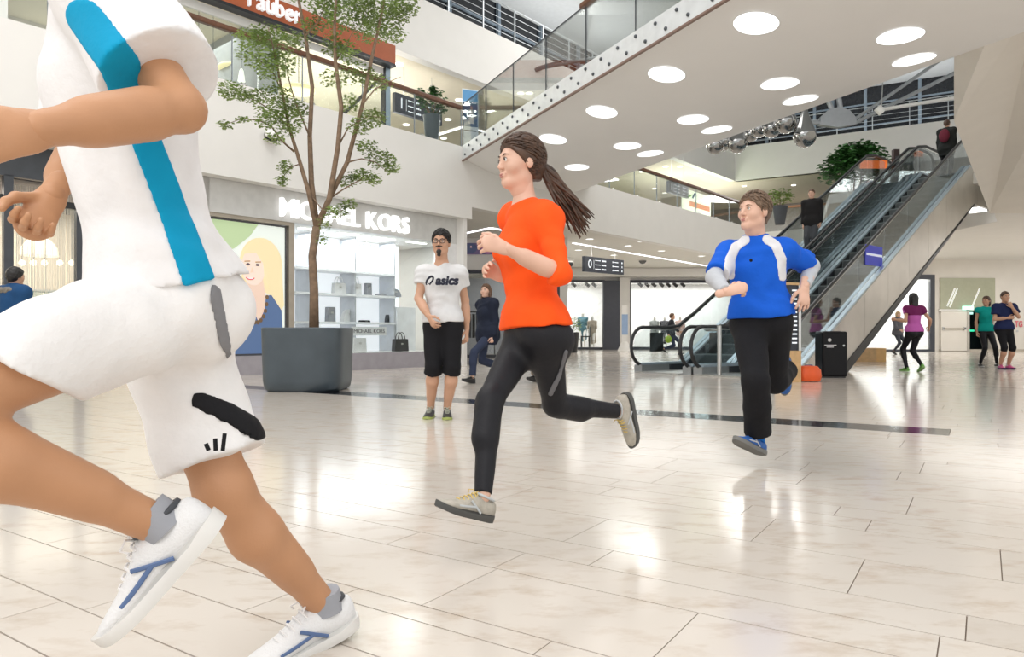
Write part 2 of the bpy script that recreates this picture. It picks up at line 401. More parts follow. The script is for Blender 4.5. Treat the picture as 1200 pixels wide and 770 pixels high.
# ---- gallery balustrades of level 1
def balustrade(label, t0, t1, first, step, loc):
    b = thing('gallery_balustrade', label, 'balustrade', loc)
    ts = [first]
    while ts[-1]+step < t1: ts.append(ts[-1]+step)
    while ts[0]-step > t0: ts.insert(0, ts[0]-step)
    ts = [t0]+[x for x in ts if t0+.1 < x < t1-.1]+[t1]
    for a_,b_ in zip(ts[:-1], ts[1:]):
        MB().box(a_+.008,b_-.008,.13,.145,5.44,6.40,W).build('glass_pane', gls, b)
        MB().box(b_-.008,b_+.008,.125,.15,5.44,6.40,W).build('joint', mat('joint_grey', (.30,.34,.38), .4), b)
        MB().box(a_+.2,a_+.28,.11,.165,5.44,5.52,W).build('clamp', steel, b)
    MB().box(t0,t1,.075,.205,6.40,6.50,W).build('handrail', wood, b, bevel=.025)
balustrade('glass balustrade with brown wooden handrail on the left gallery, above the handbag shop', -13, .0, -1.55, 1.5, W(-6,.14,5.44))
balustrade('glass balustrade with brown wooden handrail on the gallery behind the orange runner and blue runner', 5.2, 18.55, 6.78, 1.53, W(12,.14,5.44))
fb = thing('gallery_balustrade', 'glass balustrade with wooden rail across the far end, behind the escalators', 'balustrade', V(12.5,30.8,5.3))
p0, p1 = W(18.6,.14,0), V(15.5,29.5,0); dd = (p1-p0).normalized(); dn = V(-dd.y,dd.x,0)
def XW(a,b,z): return p0+dd*a+dn*b+V(0,0,z)
LL = (p1-p0).length
for i in range(4): MB().box(LL*i/4+.01,LL*(i+1)/4-.01,0,.015,5.3,6.30,XW).build('glass_pane', gls, fb)
MB().box(0,LL,-.05,.06,6.30,6.39,XW).build('handrail', mat('tan_handrail_wood', (.36,.17,.08), .35), fb)
MB().box(0,LL,.02,.3,4.0,5.3,XW).build('wall_far_parapet', white)['kind'] = 'structure'

# ---- level 2 railings
def railing(label, fr, a0, a1, b, loc, step=1.5):
    r = thing('metal_railing', label, 'railing', loc)
    a = a0
    while a <= a1:
        MB().box(a-.018,a+.018,b-.018,b+.018,Z2,Z2+1.12,fr).build('post', alu, r); a += step
    for k,z in enumerate((.22,.44,.66,.88)): MB().tube([fr(a0,b,Z2+z),fr(a1,b,Z2+z)], .009, 6).build('rail', alu, r)
    MB().tube([fr(a0,b,Z2+1.12),fr(a1,b,Z2+1.12)], .022, 8).build('handrail', alu, r)
railing('grey metal bar railing on the top gallery at the left, under the dark windows', W, -10, K, 2.64, W(2,2.64,Z2))
railing('grey metal bar railing on the top gallery at the right, behind the teardrop lamps', DW, .2, 16, .15, DW(6,.15,Z2))

# ---- shop with the illuminated letters
MB().box(-6.95,.02,.30,.5,3.05,ZB+.06,W).build('trim_2', mat('sign_band_grey', (.62,.62,.60), .5))['kind'] = 'structure'
MB().box(-6.95,.02,.30,.6,0,.37,W).build('trim_3', mat('plinth_grey', (.36,.34,.37), .35))['kind'] = 'structure'
MB().box(-7.3,-6.4,.30,.6,0,ZB+.06,W).build('trim_4', white)['kind'] = 'structure'
MB().box(-.62,.02,.30,.45,.37,3.05,W).build('trim_5', mat('pier_white', (.78,.78,.78), .4))['kind'] = 'structure'
MB().box(-6.4,-.1,.5,2.2,.32,.37,W).build('trim_6', white)['kind'] = 'structure'
MB().box(-6.9,-.1,.5,5.2,3.05,3.12,W).build('ceiling_shop', white)['kind'] = 'structure'
sg = thing('shop_sign', 'row of white lit capital letters on the fascia of the bright handbag shop', 'sign', W(-3.3,.27,3.12))
litm = emit('letter_white', (1,1,1), 1.6)
def letters(body, m, parent, p0, right, up, height, width, ex, bold, name='letter'):
    tmp = []; x = 0.0
    for ch in body:
        if ch == ' ': x += .32; continue
        cu = bpy.data.curves.new('letter','FONT'); cu.body = ch; cu.size = 1; cu.extrude = ex/height*.7; cu.offset = bold; cu.resolution_u = 4
        o = bpy.data.objects.new('tmp', cu); COL.objects.link(o); bpy.context.view_layer.update()
        me = bpy.data.meshes.new_from_object(o.evaluated_get(bpy.context.evaluated_depsgraph_get())); bpy.data.objects.remove(o)
        co = np.array([v.co[:] for v in me.vertices]); co[:,0] -= co[:,0].min()
        tmp.append((me,co,x)); x += co[:,0].max()+.10
    x -= .10; hh = max(c[:,1].max() for _,c,_ in tmp); kx = width/x; ky = height/hh
    r = Vector(right).normalized(); u = Vector(up).normalized(); n = r.cross(u)
    for me,co,x0 in tmp:
        off = Vector(p0)-worldloc(parent)
        out = [off+r*((c[0]+x0)*kx)+u*(c[1]*ky)+n*(c[2]*ky) for c in co]
        me.vertices.foreach_set('co', np.array([v[:] for v in out]).ravel()); me.update()
        o = bpy.data.objects.new(name, me); COL.objects.link(o); o.parent = parent; me.materials.clear(); me.materials.append(m)
letters('MICHAEL KORS', litm, sg, W(-4.97,.262,3.14), C, (0,0,1), .37, 3.36, .05, .006)
win = MB().box(-4.72,-4.60,.34,.46,.37,3.05,W).build('window_3', mat('champagne_metal', (.45,.40,.33), .35, .8)); win['kind'] = 'structure'
for a_,b_ in ((-4.60,-2.72),(-2.72,-.62)):
    MB().box(a_+.005,b_-.005,.40,.415,.37,3.05,W).build('pane', gls, win)
MB().box(-6.4,-4.72,.34,.40,2.98,3.05,W).build('frame', mat('champagne_metal',()), win)
area('shop_light', W(-2.6,1.0,2.98), 3.6, 120, sy=1.0, rot=(0,0,math.atan2(C.y,C.x)), col=(.95,.97,1))
area('shop_light', W(-2.6,3.8,2.98), 3.6, 120, sy=2.0, rot=(0,0,math.atan2(C.y,C.x)))
for i in range(4):
    t_ = -4.2+i*1.0
    solo(MB().box(t_,t_+.6,.75,.85,3.03,3.05,W), 'shop_light_strip', lamp, ['first','second','third','last'][i]+' white light strip from the tree, inside the handbag shop window', 'light', 'light strips in the shop window')
shelf_m = mat('shelf_white', (.82,.83,.85), .35)
dsp = thing('display_shelf', 'tall white display shelving with bags in the lit shop window', 'shelf', W(-2.6,1.3,.37))
MB().box(-4.55,-.75,1.62,1.66,.37,3.03,W).build('back_panel', emit('shelf_panel_glow', (.93,.95,1), 1.1), dsp)  # glow added to the back panel to whiten the shop window
for t_ in (-4.5,-3.75,-2.55,-1.38): MB().box(t_-.02,t_+.02,1.05,1.62,.37,3.03,W).build('upright', mat('upright_grey', (.55,.57,.60), .3, .4), dsp)
for z in (1.02,1.66,2.20): MB().box(-4.55,-1.36,1.02,1.62,z,z+.05,W).build('shelf_board', shelf_m, dsp)
MB().box(-1.34,-.75,1.0,1.62,.37,1.45,W).build('side_cabinet', shelf_m, dsp)
for i in range(26): MB().box(-3.7+i*.085,-3.66+i*.085,1.60,1.62,2.28,2.98,W).build('slat', mat('slat_grey', (.66,.68,.70), .4), dsp)
def bag(name, label, px, py, n, wd, ht, m, handles=True, rnd=False, cat='handbag'):
    c = gp(px,py,n)
    t = tpx(px,n); zb = min((.37,1.07,1.71), key=lambda z: abs(z-c.z))
    b = thing(name, label, cat, W(t,n,zb), 'bags in the lit shop window')
    mb = MB()
    if rnd:
        pts = [(t+wd/2*math.cos(a),zb+ht*math.sin(a)) for a in [math.pi*i/10 for i in range(11)]]
    else: pts = [(t-wd*.5,zb),(t+wd*.5,zb),(t+wd*.44,zb+ht),(t-wd*.44,zb+ht)]
    mb.prism([W(x,n-.07,z) for x,z in pts], N*.14).build('body', m, b, bevel=.012)
    if handles:
        for s in (-.05,.05):
            hp = [W(t+wd*.25*math.cos(a),n+s,zb+ht*.92+ht*.62*math.sin(a)) for a in [math.pi*i/8 for i in range(9)]]
            MB().tube(hp, .010, 6).build('handle', m, b)
    MB().box(t-.03,t+.03,n-.08,n-.07,zb+ht*.55,zb+ht*.68,W).build('clasp', steel, b)
wl = mat('white_leather', (.80,.80,.80), .4); bl = mat('black_leather', (.02,.02,.024), .35); gl_ = mat('grey_leather', (.30,.31,.34), .4)
bag('tote_bag', 'white tote bag with thin handles on the upper shelf, nearest the tree', 397,345,1.3, .34,.26, wl)
bag('tote_bag', 'white tote bag with grey handles on the upper shelf, second from the tree', 416,345,1.3, .32,.27, wl)
bag('shoulder_bag', 'narrow grey shoulder bag on the upper shelf beside the white totes', 431,345,1.3, .16,.30, gl_, False)
bag('clutch_bag', 'flat grey clutch lying on the upper shelf', 446,345,1.25, .26,.06, gl_, False)
bag('handbag', 'small grey patterned handbag at the right end of the upper shelf', 462,345,1.3, .36,.20, gl_, False, True)
bag('handbag', 'white round-topped handbag on the middle shelf', 408,378,1.3, .36,.30, wl, False, True)
bag('clutch_bag', 'flat black clutch on the middle shelf', 427,378,1.25, .28,.05, bl, False)
bag('backpack', 'small black backpack at the right end of the middle shelf', 458,378,1.3, .30,.30, bl, True, True, 'backpack')
bag('tote_bag', 'black leather tote bag with tall handles standing at the bottom of the shop window', 469,412,.85, .44,.30, bl)
bag('gift_box', 'white box at the bottom of the shop window beside the planter', 420,412,.85, .40,.34, wl, False, False, 'box')
bag('vase_bag', 'tall grey pouch on the middle shelf nearest the tree', 387,378,1.3, .22,.34, gl_, False)
nm = thing('name_plate', 'white name board with small grey letters low in the shop window', 'sign', gp(433,400,.7))
p_ = gp(433,388,.7); MB().box(tpx(433,.7)-.50,tpx(433,.7)+.50,.70,.72,p_.z-.10,p_.z+.10,W).build('board', shelf_m, nm)
letters('MICHAEL KORS', mat('letter_grey', (.16,.16,.17), .4), nm, W(tpx(433,.7)-.44,.695,p_.z-.04), C, (0,0,1), .085, .88, .004, .0)
# ---- poster light box with a portrait
ps = thing('poster_lightbox', 'tall backlit poster of a smiling blonde woman in a denim jacket', 'poster', W(-5.5,.42,.37))
MB().box(-6.34,-4.74,.42,.52,.37,2.98,W).build('box', mat('box_dark', (.1,.1,.11), .4), ps)
def flat(name, pts, n, m, par):                              # pts in poster units: u 0..1 across, v 0..1 down
    f_ = [W(-6.30+1.52*u_, n, 2.94-2.53*v_) for u_,v_ in pts]
    MB().prism(f_, N*.004).build(name, m, par)
def circ(cx,cy,rx,ry,a0=0,a1=360,k=20): return [(cx+rx*math.cos(math.radians(a0+(a1-a0)*i/k)), cy+ry*math.sin(math.radians(a0+(a1-a0)*i/k))) for i in range(k+(0 if a1-a0==360 else 1))]
E_ = lambda n,c,s=.9: emit('poster_'+n, c, s)
flat('print_background', [(0,0),(1,0),(1,1),(0,1)], .416, E_('sky',(.80,.86,.80),1.0), ps)
flat('print_foliage', [(0,0),(.62,0),(.5,.10),(.3,.20),(.1,.26),(0,.30)], .412, E_('leaf',(.52,.66,.38)), ps)
flat('print_window', [(.05,.30),(.34,.30),(.34,.52),(.05,.52)], .412, E_('pane',(.42,.55,.66)), ps)
flat('print_hair', circ(.66,.30,.30,.20,150,360)+[(.97,.45),(.99,.62),(.90,.72),(.80,.55),(.62,.5),(.44,.50),(.38,.40)], .408, E_('hair',(.90,.76,.46)), ps)
flat('print_jacket', [(.06,.56),(.36,.53),(.55,.58),(.80,.54),(.95,.66),(.98,1),(.02,1)], .404, E_('denim',(.10,.17,.33),.8), ps)
flat('print_neck', [(.46,.44),(.68,.42),(.72,.56),(.70,.66),(.62,.76),(.55,.66),(.47,.56)], .400, E_('neck',(.84,.62,.50)), ps)
flat('print_face', circ(.55,.33,.165,.145), .396, E_('face',(.93,.74,.62)), ps)
flat('print_fringe', [(.40,.24),(.52,.15),(.68,.17),(.78,.32),(.76,.50),(.70,.42),(.68,.30),(.58,.22)], .392, E_('hair',()), ps)
flat('print_mouth', circ(.50,.415,.062,.020,0,180,10), .392, E_('mouth',(.70,.12,.16)), ps)
flat('print_teeth', circ(.50,.416,.045,.010,0,180,8), .388, E_('teeth',(1,1,1)), ps)
for ex in (.47,.60): flat('print_eye', circ(ex,.315,.028,.010,0,360,10), .392, E_('eye',(.12,.10,.12)), ps)
for ex in (.46,.61): flat('print_brow', [(ex-.04,.290),(ex+.04,.285),(ex+.04,.294),(ex-.04,.299)], .392, E_('brow',(.45,.30,.16)), ps)
flat('print_nose', [(.525,.33),(.545,.375),(.50,.378)], .392, E_('neck',()), ps)
for i in range(12):
    a = math.pi*i/11; flat('print_chain_link', circ(.585-.15*math.cos(a),.56+.20*math.sin(a),.026,.018,0,360,8), .392, E_('chain',(.20,.12,.06),.6), ps)

# ---- shop at the far left: dark frame, string curtain, warm lamps
lw_ = MB().box(-16,-7.3,.30,.42,3.18,ZB+.06,W).build('window_4', darkgrey); lw_['kind'] = 'structure'
for px in (9,93): t_ = tpx(px,.36); MB().box(t_-.06,t_+.06,.30,.42,0,3.2,W).build('mullion', darkgrey, lw_)
MB().box(-16,-7.3,.32,.40,2.80,2.90,W).build('transom', black, lw_)
MB().box(-16,-7.3,.34,.36,.1,2.8,W).build('pane', gls, lw_)
MB().box(-16,-6.9,.5,5,3.18,3.25,W).build('ceiling_left_shop', mat('dark_ceiling', (.10,.10,.11), .6))['kind'] = 'structure'
MB().box(-16,-6.9,3.6,3.7,0,3.2,W).build('wall_left_shop', mat('warm_back', (.70,.62,.52), .6))['kind'] = 'structure'
MB().box(-6.98,-6.90,.5,3.7,0,3.2,W).build('wall_left_shop_side', white2)['kind'] = 'structure'
area('left_shop_light', W(-10,2.0,3.1), 5, 320, sy=2, rot=(0,0,math.atan2(C.y,C.x)), col=(1,.9,.78))
cur = MB()
for i in range(150):
    t_ = -9.72+i*.0165+random.uniform(-.004,.004); cur.tube([W(t_,.75+random.uniform(-.04,.04),.1),W(t_,.75,3.15)], .0045, 4, cap=False)
sc_ = solo(cur, 'string_curtain', mat('string_cream', (.78,.74,.68), .6), 'pale string curtain hanging in the shop window behind the white runner', 'curtain'); sc_['kind'] = 'stuff'
warm = emit('warm_lamp', (1,.82,.6), 6)
for i,px in enumerate((26,39,52,70,84)):
    p_ = gp(px,308,1.6); t = thing('pendant_lamp', 'small warm pendant bulb in the curtained shop, %s of five' % ['leftmost','second from left','middle one','fourth from left','rightmost'][i], 'lamp', p_, 'warm bulbs in the curtained shop')
    MB().ball(p_, .05, 12, 8).build('bulb', warm, t, smooth=True); MB().tube([p_+V(0,0,.04),V(p_.x,p_.y,3.18)], .006, 5).build('cord', black, t)
p_ = gp(46,292,2.2); t = thing('pendant_lamp', 'large glowing dome lampshade in the curtained shop behind the runner', 'lamp', p_)
MB().lathe(p_, [(.30,-.12),(.28,.02),(.18,.16),(.05,.22)], 20).build('shade', emit('shade_glow', (1,.88,.72), 2.2), t, smooth=True); MB().tube([p_+V(0,0,.2),V(p_.x,p_.y,3.18)], .008, 5).build('cord', black, t)
t = thing('glass_counter', 'low glass display counter inside the curtained shop', 'counter', W(-9,1.25,.0))
MB().box(-9.9,-8.1,1.1,1.5,0,.9,W).build('base', white2, t); MB().box(-9.9,-8.1,1.1,1.5,.9,1.5,W).build('glass_case', gls_g, t); MB().box(-9.92,-8.08,1.08,1.52,1.5,1.53,W).build('top', edge, t)

# ---- level 1 shop behind the left gallery, with the red-brown sign box
te = tpx(460,2.4)
sb = thing('sign_box', 'long red-brown sign box with white lettering above the upper gallery shop', 'sign', W(-4.5,2.4,7.95))
MB().box(-16,te,2.28,2.52,7.97,8.47,W).build('box', mat('sign_orange', (.36,.085,.025), .5), sb)
MB().box(-16,te,2.26,2.52,7.90,7.97,W).build('lower_trim', black, sb)
letters('Tauber', emit('letter_white2', (.9,.9,.9), .9), sb, gp(285,4,2.24), C, (0,0,1), .40, 1.45, .05, .0)
wu = MB().box(-16,te,2.55,2.62,7.72,7.9,W).build('window_5', white); wu['kind'] = 'structure'
for a_ in range(6): MB().box(te-1.9*(a_+1)+.01,te-1.9*a_-.01,2.58,2.60,5.30,7.72,W).build('pane', gls, wu)
tm_ = tpx(452,2.6); MB().box(tm_-.08,tm_+.08,2.50,2.66,5.30,7.9,W).build('mullion', mat('blue_grey_post', (.26,.34,.40), .4, .3), wu)
MB().box(tm_-.12,tm_-.08,2.50,2.66,5.30,7.9,W).build('mullion', black, wu)
for i,(px,py,n_) in enumerate(((233,76,4.0),(250,79,4.0),(283,88,4.0))):
    p_ = gp(px,py,n_); t = thing('pendant_lamp', 'white cone pendant lamp in the upper shop, %s' % ['nearest the runner','middle of three','beside the tree'][i], 'lamp', p_, 'cone lamps in the upper shop')
    MB().lathe(p_-V(0,0,.16), [(.09,0),(.05,.26),(.02,.32)], 14).build('shade', emit('cone_glow', (1,.97,.9), 1.6), t, smooth=True); MB().tube([p_+V(0,0,.16),V(p_.x,p_.y,8.4)], .006, 5).build('cord', black, t)
yel = emit('yellow_disc', (1,.87,.5), 1.1)
for i,(px,py) in enumerate(((276,81),(350,106))):
    p_ = gp(px,py,4.2 if i else 5.2); t = thing('disc_lamp', 'flat round yellow ceiling lamp in the upper shop, %s' % ['left of the tree crown','behind the tree crown'][i], 'lamp', p_, 'yellow disc lamps in the upper shop')
    MB().lathe(p_, [(.42,-.04),(.45,0),(.42,.05)], 24).build('shade', yel, t, smooth=True); MB().tube([p_+V(0,0,.05),V(p_.x,p_.y,8.4)], .01, 5).build('rod', black, t)
t = solo(MB().tube([gp(402,134,4.5),gp(446,92,4.5)], .05, 8), 'stair_rail', black, 'dark slanted handrail inside the upper shop behind the tree', 'handrail')
MB().box(-16,-9.2,2.55,2.62,5.3,8.0,W).build('window_6', mat('blue_window', (.10,.15,.18), .15))['kind'] = 'structure'
MB().box(-9.2,-9.0,2.4,2.66,5.3,8.0,W).build('trim_7', white)['kind'] = 'structure'
# hanging direction signs, level 1 and ground floor
navy = mat('sign_navy', (.012,.018,.032), .35); sgn = emit('sign_text', (.9,.95,1), 1.0)
def dirsign(label, a, b, ht, num, top, cat='sign'):
    a = Vector(a); b = Vector(b); r = (b-a); r.z = 0; L = r.length; r.normalize(); nn = V(r.y,-r.x,0)
    t = thing('direction_sign', label, cat, (a+b)/2-V(0,0,ht/2))
    def SW(x,y,z): return V(a.x,a.y,(a.z+b.z)/2)+r*x+nn*y+V(0,0,z)
    MB().box(0,L,-.12,0,-ht/2,ht/2,SW).build('panel', navy, t)
    text('numeral', num, ht*.78, sgn, t, SW(L*.13,.004,0), r, (0,0,1), .002)
    MB().box(L*.225,L*.23,0,.004,-ht*.3,ht*.3,SW).build('divider', sgn, t)
    rr = random.Random(5)
    for i in range(3):
        z = ht*.28-i*ht*.28
        MB().box(L*.26,L*(.26+.10+.06*rr.random()),0,.004,z-ht*.022,z+ht*.022,SW).build('text_line', sgn, t)
        for k in range(3): MB().box(L*(.44+.033*k),L*(.465+.033*k),0,.004,z-ht*.045,z+ht*.045,SW).build('symbol', sgn, t)
        MB().box(L*.70,L*.72,0,.004,z-ht*.05,z+ht*.05,SW).build('symbol', sgn, t)
        MB().box(L*.74,L*(.82+.04*rr.random()),0,.004,z-ht*.022,z+ht*.022,SW).build('text_line', sgn, t)
        MB().box(L*.94,L*.96,0,.004,z-ht*.06,z+ht*.06,SW).build('symbol', sgn, t)
    for x in (.2,.8): MB().tube([SW(L*x,-.06,ht/2),V(SW(L*x,-.06,0).x,SW(L*x,-.06,0).y,top)], .012, 6).build('hanger', steel, t)
dirsign('dark hanging direction sign with a large 0 under the ground floor ceiling', P(685,309,26), P(731,313.5,27.5), .56, '0', 4.0)
dirsign('dark hanging direction sign with a 1 behind the left gallery railing', gp(463,119,3.3), gp(518,137,3.3), .56, '1', 8.5)
dirsign('dark hanging direction sign with a 1 on the far gallery, before the green light wall', gp(784,219,2.2), gp(807,225,2.2), .50, '1', 8.5)
# green back-lit advert on the far gallery
t = thing('light_wall', 'bright white and green back-lit advert wall on the far gallery', 'advert', gp(819,250,4.0))
a_, b_ = tpx(802,4.0), tpx(833,4.0)
MB().box(a_,b_,4.0,4.15,5.3,7.95,W).build('panel', emit('advert_white', (.93,1,.80), 1.7), t)
rr = random.Random(11)
for i in range(16):
    x = a_+(b_-a_)*rr.uniform(.08,.85); z = rr.uniform(5.5,7.6); L_ = rr.uniform(.1,.34); an = rr.uniform(-1.2,1.2)
    MB().tube([W(x,3.99,z),W(x+L_*math.cos(an),3.99,z+L_*math.sin(an))], rr.uniform(.03,.06), 6).build('brush_mark', [emit('mark_green',(.25,.55,.1),.7),emit('mark_blue',(.02,.12,.25),.6),emit('mark_black',(.02,.05,.03),.5)][i%3], t)
MB().box(a_+.55,b_-.15,3.985,4.0,7.15,7.4,W).build('orange_block', emit('mark_orange',(.9,.35,.2),.8), t)
area('green_wash', W((a_+b_)/2-1.5,3.0,5.9), 1.5, 60, rot=(math.pi,0,0), col=(.6,1,.15))
# ground-floor ceiling: light strips, downlights, cameras
def strip(pts, label, z=3.985):
    q_ = [G(px,py,z) for px,py in pts]
    mb = MB()
    for a,b in zip(q_[:-1],q_[1:]):
        d = (b-a).normalized(); s = V(-d.y,d.x,0)*.06
        mb.prism([a-s,a+s,b+s,b-s],(0,0,.012))
    solo(mb, 'light_strip', led, label, 'light')
strip([(672,285.2),(742,297.5),(836,313)], 'long white light strip in the ground floor ceiling, leading towards the escalators')
strip([(520,279),(575,267.5),(592,270.5)], 'bent white light strip in the ground floor ceiling behind the white T-shirt man')
def strip2(pts, label, z):
    strip(pts, label, z)
strip2([(692,215),(724,211),(699,203)], 'angled white light strip on the far gallery ceiling under the bridge edge', 8.47)
strip2([(514,158),(543,149),(574,156)], 'white light strip on the left gallery ceiling beside the roll-up banner', 8.47)
dl = emit('downlight_glow', (1,.98,.93), 3)
for i,(px,py) in enumerate(((691,280),(736,288),(775,294),(678,293),(719,299),(822,300),(752,283))):
    c = G(px,py,3.99); t = thing('downlight', 'small round downlight in the ground floor ceiling, %s' % ['left one nearer than the light strip','centre one nearer than the light strip','right one nearer than the light strip','left one beyond the light strip','just above the hanging 0 sign','near the blue runner shoulder','between strip and gallery edge'][i], 'downlight', c, 'downlights of the ground floor')
    MB().lathe(c-V(0,0,.005), [(.13,0),(.13,.01)], 16).build('lens', dl, t); MB().lathe(c-V(0,0,.010), [(.13,0),(.17,0),(.17,.016),(.13,.016)], 16, capped=False).build('rim', ringm, t)
dls = sorted(((547,110),(620,109),(610,109),(468,75),(476,146),(520,162),(525,140),(538,117)))+sorted(((780,195),(797,195),(820,202),(752,201),(767,221),(779,226),(872,218),(843,236),(930,217)))
ordn = ['leftmost','second from the left','third from the left','fourth from the left','fifth from the left','sixth from the left','seventh from the left','eighth from the left','rightmost']
for i,(px,py) in enumerate(dls):
    c = G(px,py,8.49)
    k_ = ordn[i] if i < 7 else ('rightmost' if i == 7 else ordn[i-8])
    t = solo(MB().lathe(c-V(0,0,.02), [(.12,0),(.12,.02)], 14), 'downlight', dl, 'small round downlight in the %s gallery ceiling, %s' % ('upper left' if i < 8 else 'far upper', k_), 'downlight', 'downlights of the upper galleries')
for (px,py,Y,lab) in ((667.5,309,30.2,'small dark dome camera under the ground floor ceiling beside the 0 sign'),):
    c = P(px,py,Y); t = thing('dome_camera', lab, 'camera', c)
    MB().ball(c, .15, 14, 8).build('dome', black, t, smooth=True); MB().lathe(c+V(0,0,.05), [(.16,0),(.16,.20)], 16).build('mount', white, t, smooth=True)
c = G(753,305,3.98); t = thing('dome_camera', 'grey half-dome camera on the ground floor ceiling to the right of the 0 sign', 'camera', c)
MB().lathe(c-V(0,0,.16), [(.02,0),(.10,.03),(.16,.10),(.17,.16)], 16).build('dome', mat('smoked_dome', (.12,.12,.12), .2), t, smooth=True); MB().lathe(c-V(0,0,.02), [(.20,0),(.20,.03)], 16).build('mount', white, t)
deckblue = mat('deck_steel', (.58,.68,.76), .30, .7, var=.06)
stepm = mat('step_grey', (.20,.23,.235), .45, .3, var=.2, scale=50); riserm = mat('riser_dark', (.07,.08,.082), .5)
pan = mat('stainless_cladding', (.64,.60,.54), .36, .55, var=.10, scale=1.2)
skirtm = mat('skirt_dark', (.035,.04,.045), .4, .3)
egl = glass('escalator_glass', (.93,.965,.97), .14)
def dz(s): return min(max(.20, .74+.5575*(s-2.44)), 5.50)     # deck height along the escalator
SB, ST = 2.44+(.20-.74)/.5575, 2.44+(5.50-.74)/.5575
def handpath(wc):
    p = [EW(.22,wc,.16)]
    for i in range(13):
        a = math.radians(-80-200*i/12); p.append(EW(.12+.40*math.cos(a), wc, .54+.40*math.sin(a)))
    p += [EW(.5,wc,.94)]
    s1 = SB-.15
    for i in range(6):
        k = i/5; s = s1-.35+.9*k; z = .94 if s < s1 else .94+.5575*(s-s1)
        p.append(EW(s,wc,z+ (.03*math.sin(math.pi*k))))
    s = s1+1.0
    while s < ST-.3: p.append(EW(s,wc,.94+.5575*(s-s1))); s += .8
    zt = 6.36
    p += [EW(ST-.1,wc,min(zt,.94+.5575*(ST-.1-s1))-.02), EW(ST+.5,wc,zt), EW(ST+1.3,wc,zt)]
    for i in range(9):
        a = math.radians(90-190*i/8); p.append(EW(ST+1.5+.40*math.cos(a), wc, zt-.40+.40*math.sin(a)))
    return p
def profile(s0,s1,lo,hi,wv):
    ss = [s0]+[x for x in (SB,ST) if s0 < x < s1]+[s1]
    return [EW(s,wv,lo(s)) for s in ss]+[EW(s,wv,hi(s)) for s in ss[::-1]]
def escalator(label, w0, w1, newel_signs):
    e = thing('escalator', label, 'escalator', EW(2,(w0+w1)/2,0), 'escalators')
    # steps
    n = 0; s = SB-.5
    zs = lambda s_: min(max(.02, .74-.13+.5575*(s_-2.44)), 5.30)
    while s < ST+.1:
        z = zs(s+.2)
        st = MB().box(s,s+.40,w0+.22,w1-.22,z-.24,z,EW).build('step', stepm, e)
        MB().box(s-.012,s,w0+.24,w1-.24,z-.22,z-.02,EW).build('riser', riserm, st)
        s += .40; n += 1
    MB().box(-.25,SB-.5,w0+.18,w1-.18,0,.03,EW).build('landing_plate', steel, e)
    MB().box(ST+.1,ST+1.8,w0+.18,w1-.18,5.26,5.32,EW).build('landing_plate', steel, e)
    for wi,wo,sg_ in ((w0+.20,w0,1),(w1-.20,w1,-1)):
        lo,hi = min(wi,wo),max(wi,wo)
        # deck strips (inner and outer) following the profile
        for a,b,nm in ((lo,lo+.085,'deck_strip'),(hi-.085,hi,'deck_strip')):
            f = profile(.0,ST+1.9,lambda x: dz(x)-.05,lambda x: dz(x),a)
            MB().prism(f, ER*(b-a)).build(nm, deckblue, e)
        MB().prism(profile(.0,ST+1.9,lambda x: dz(x)-.05,lambda x: dz(x)-.012,lo+.085), ER*(hi-lo-.17)).build('glass_channel', mat('channel_steel',(.16,.19,.22),.4,.6), e)
        MB().prism(profile(SB-.6,ST+.4,lambda x: dz(x)-.42,lambda x: dz(x)-.05,wi), ER*(.012*sg_)).build('skirt_panel', skirtm, e)
        MB().box(-.05,.9,lo,hi,0,.16,EW).build('newel_base', mat('newel_steel', (.42,.44,.45), .35, .8), e)
        wc = (lo+hi)/2
        # glass panels
        s = SB
        MB().prism([EW(.05,wc,.2),EW(SB-.02,wc,.2),EW(SB-.02,wc,.90),EW(.15,wc,.90),EW(-.15,wc,.75),EW(-.22,wc,.5),EW(-.12,wc,.28)], ER*.012).build('glass_panel', egl, e)
        s = SB; kk = (ST-SB)/7
        for i in range(7):
            a,b = s+.008,s+kk-.008
            MB().prism([EW(a,wc,dz(a)),EW(b,wc,dz(b)),EW(b,wc,dz(b)+.80),EW(a,wc,dz(a)+.80 if i else dz(a)+.72)], ER*.012).build('glass_panel', egl, e); s += kk
        MB().prism([EW(ST+.01,wc,5.5),EW(ST+1.75,wc,5.5),EW(ST+1.85,wc,5.9),EW(ST+1.6,wc,6.28),EW(ST+.01,wc,6.28)], ER*.012).build('glass_panel', egl, e)
        MB().tube(handpath(wc+.006), .036, 8).build('handrail', rubber, e, smooth=True)
        MB().tube([p-V(0,0,.055) for p in handpath(wc+.006)[14:-10]], .012, 6).build('handrail_guide', steel, e, smooth=True)
    for wv in newel_signs:
        sgp = MB().box(.35,.80,wv-.012,wv-.002,.42,.82,EW).build('safety_sign', mat('sign_dark', (.03,.026,.024), .4), e)
        pw = mat('pictogram_grey', (.45,.44,.42), .5)
        for k in range(4): MB().box(.40+.095*k,.46+.095*k,wv-.016,wv-.012,.60,.70,EW).build('pictogram', pw, sgp)
        MB().box(.42,.72,wv-.016,wv-.012,.75,.77,EW).build('pictogram', pw, sgp); MB().box(.52,.62,wv-.016,wv-.012,.47,.54,EW).build('pictogram', pw, sgp)
    return e
e1 = escalator('left escalator, with the man in a black jacket riding down', 0, 1.40, (.10,))
e2 = escalator('right escalator, with stainless side cladding and blue sticker on its glass', 1.45, 2.85, (1.55,))
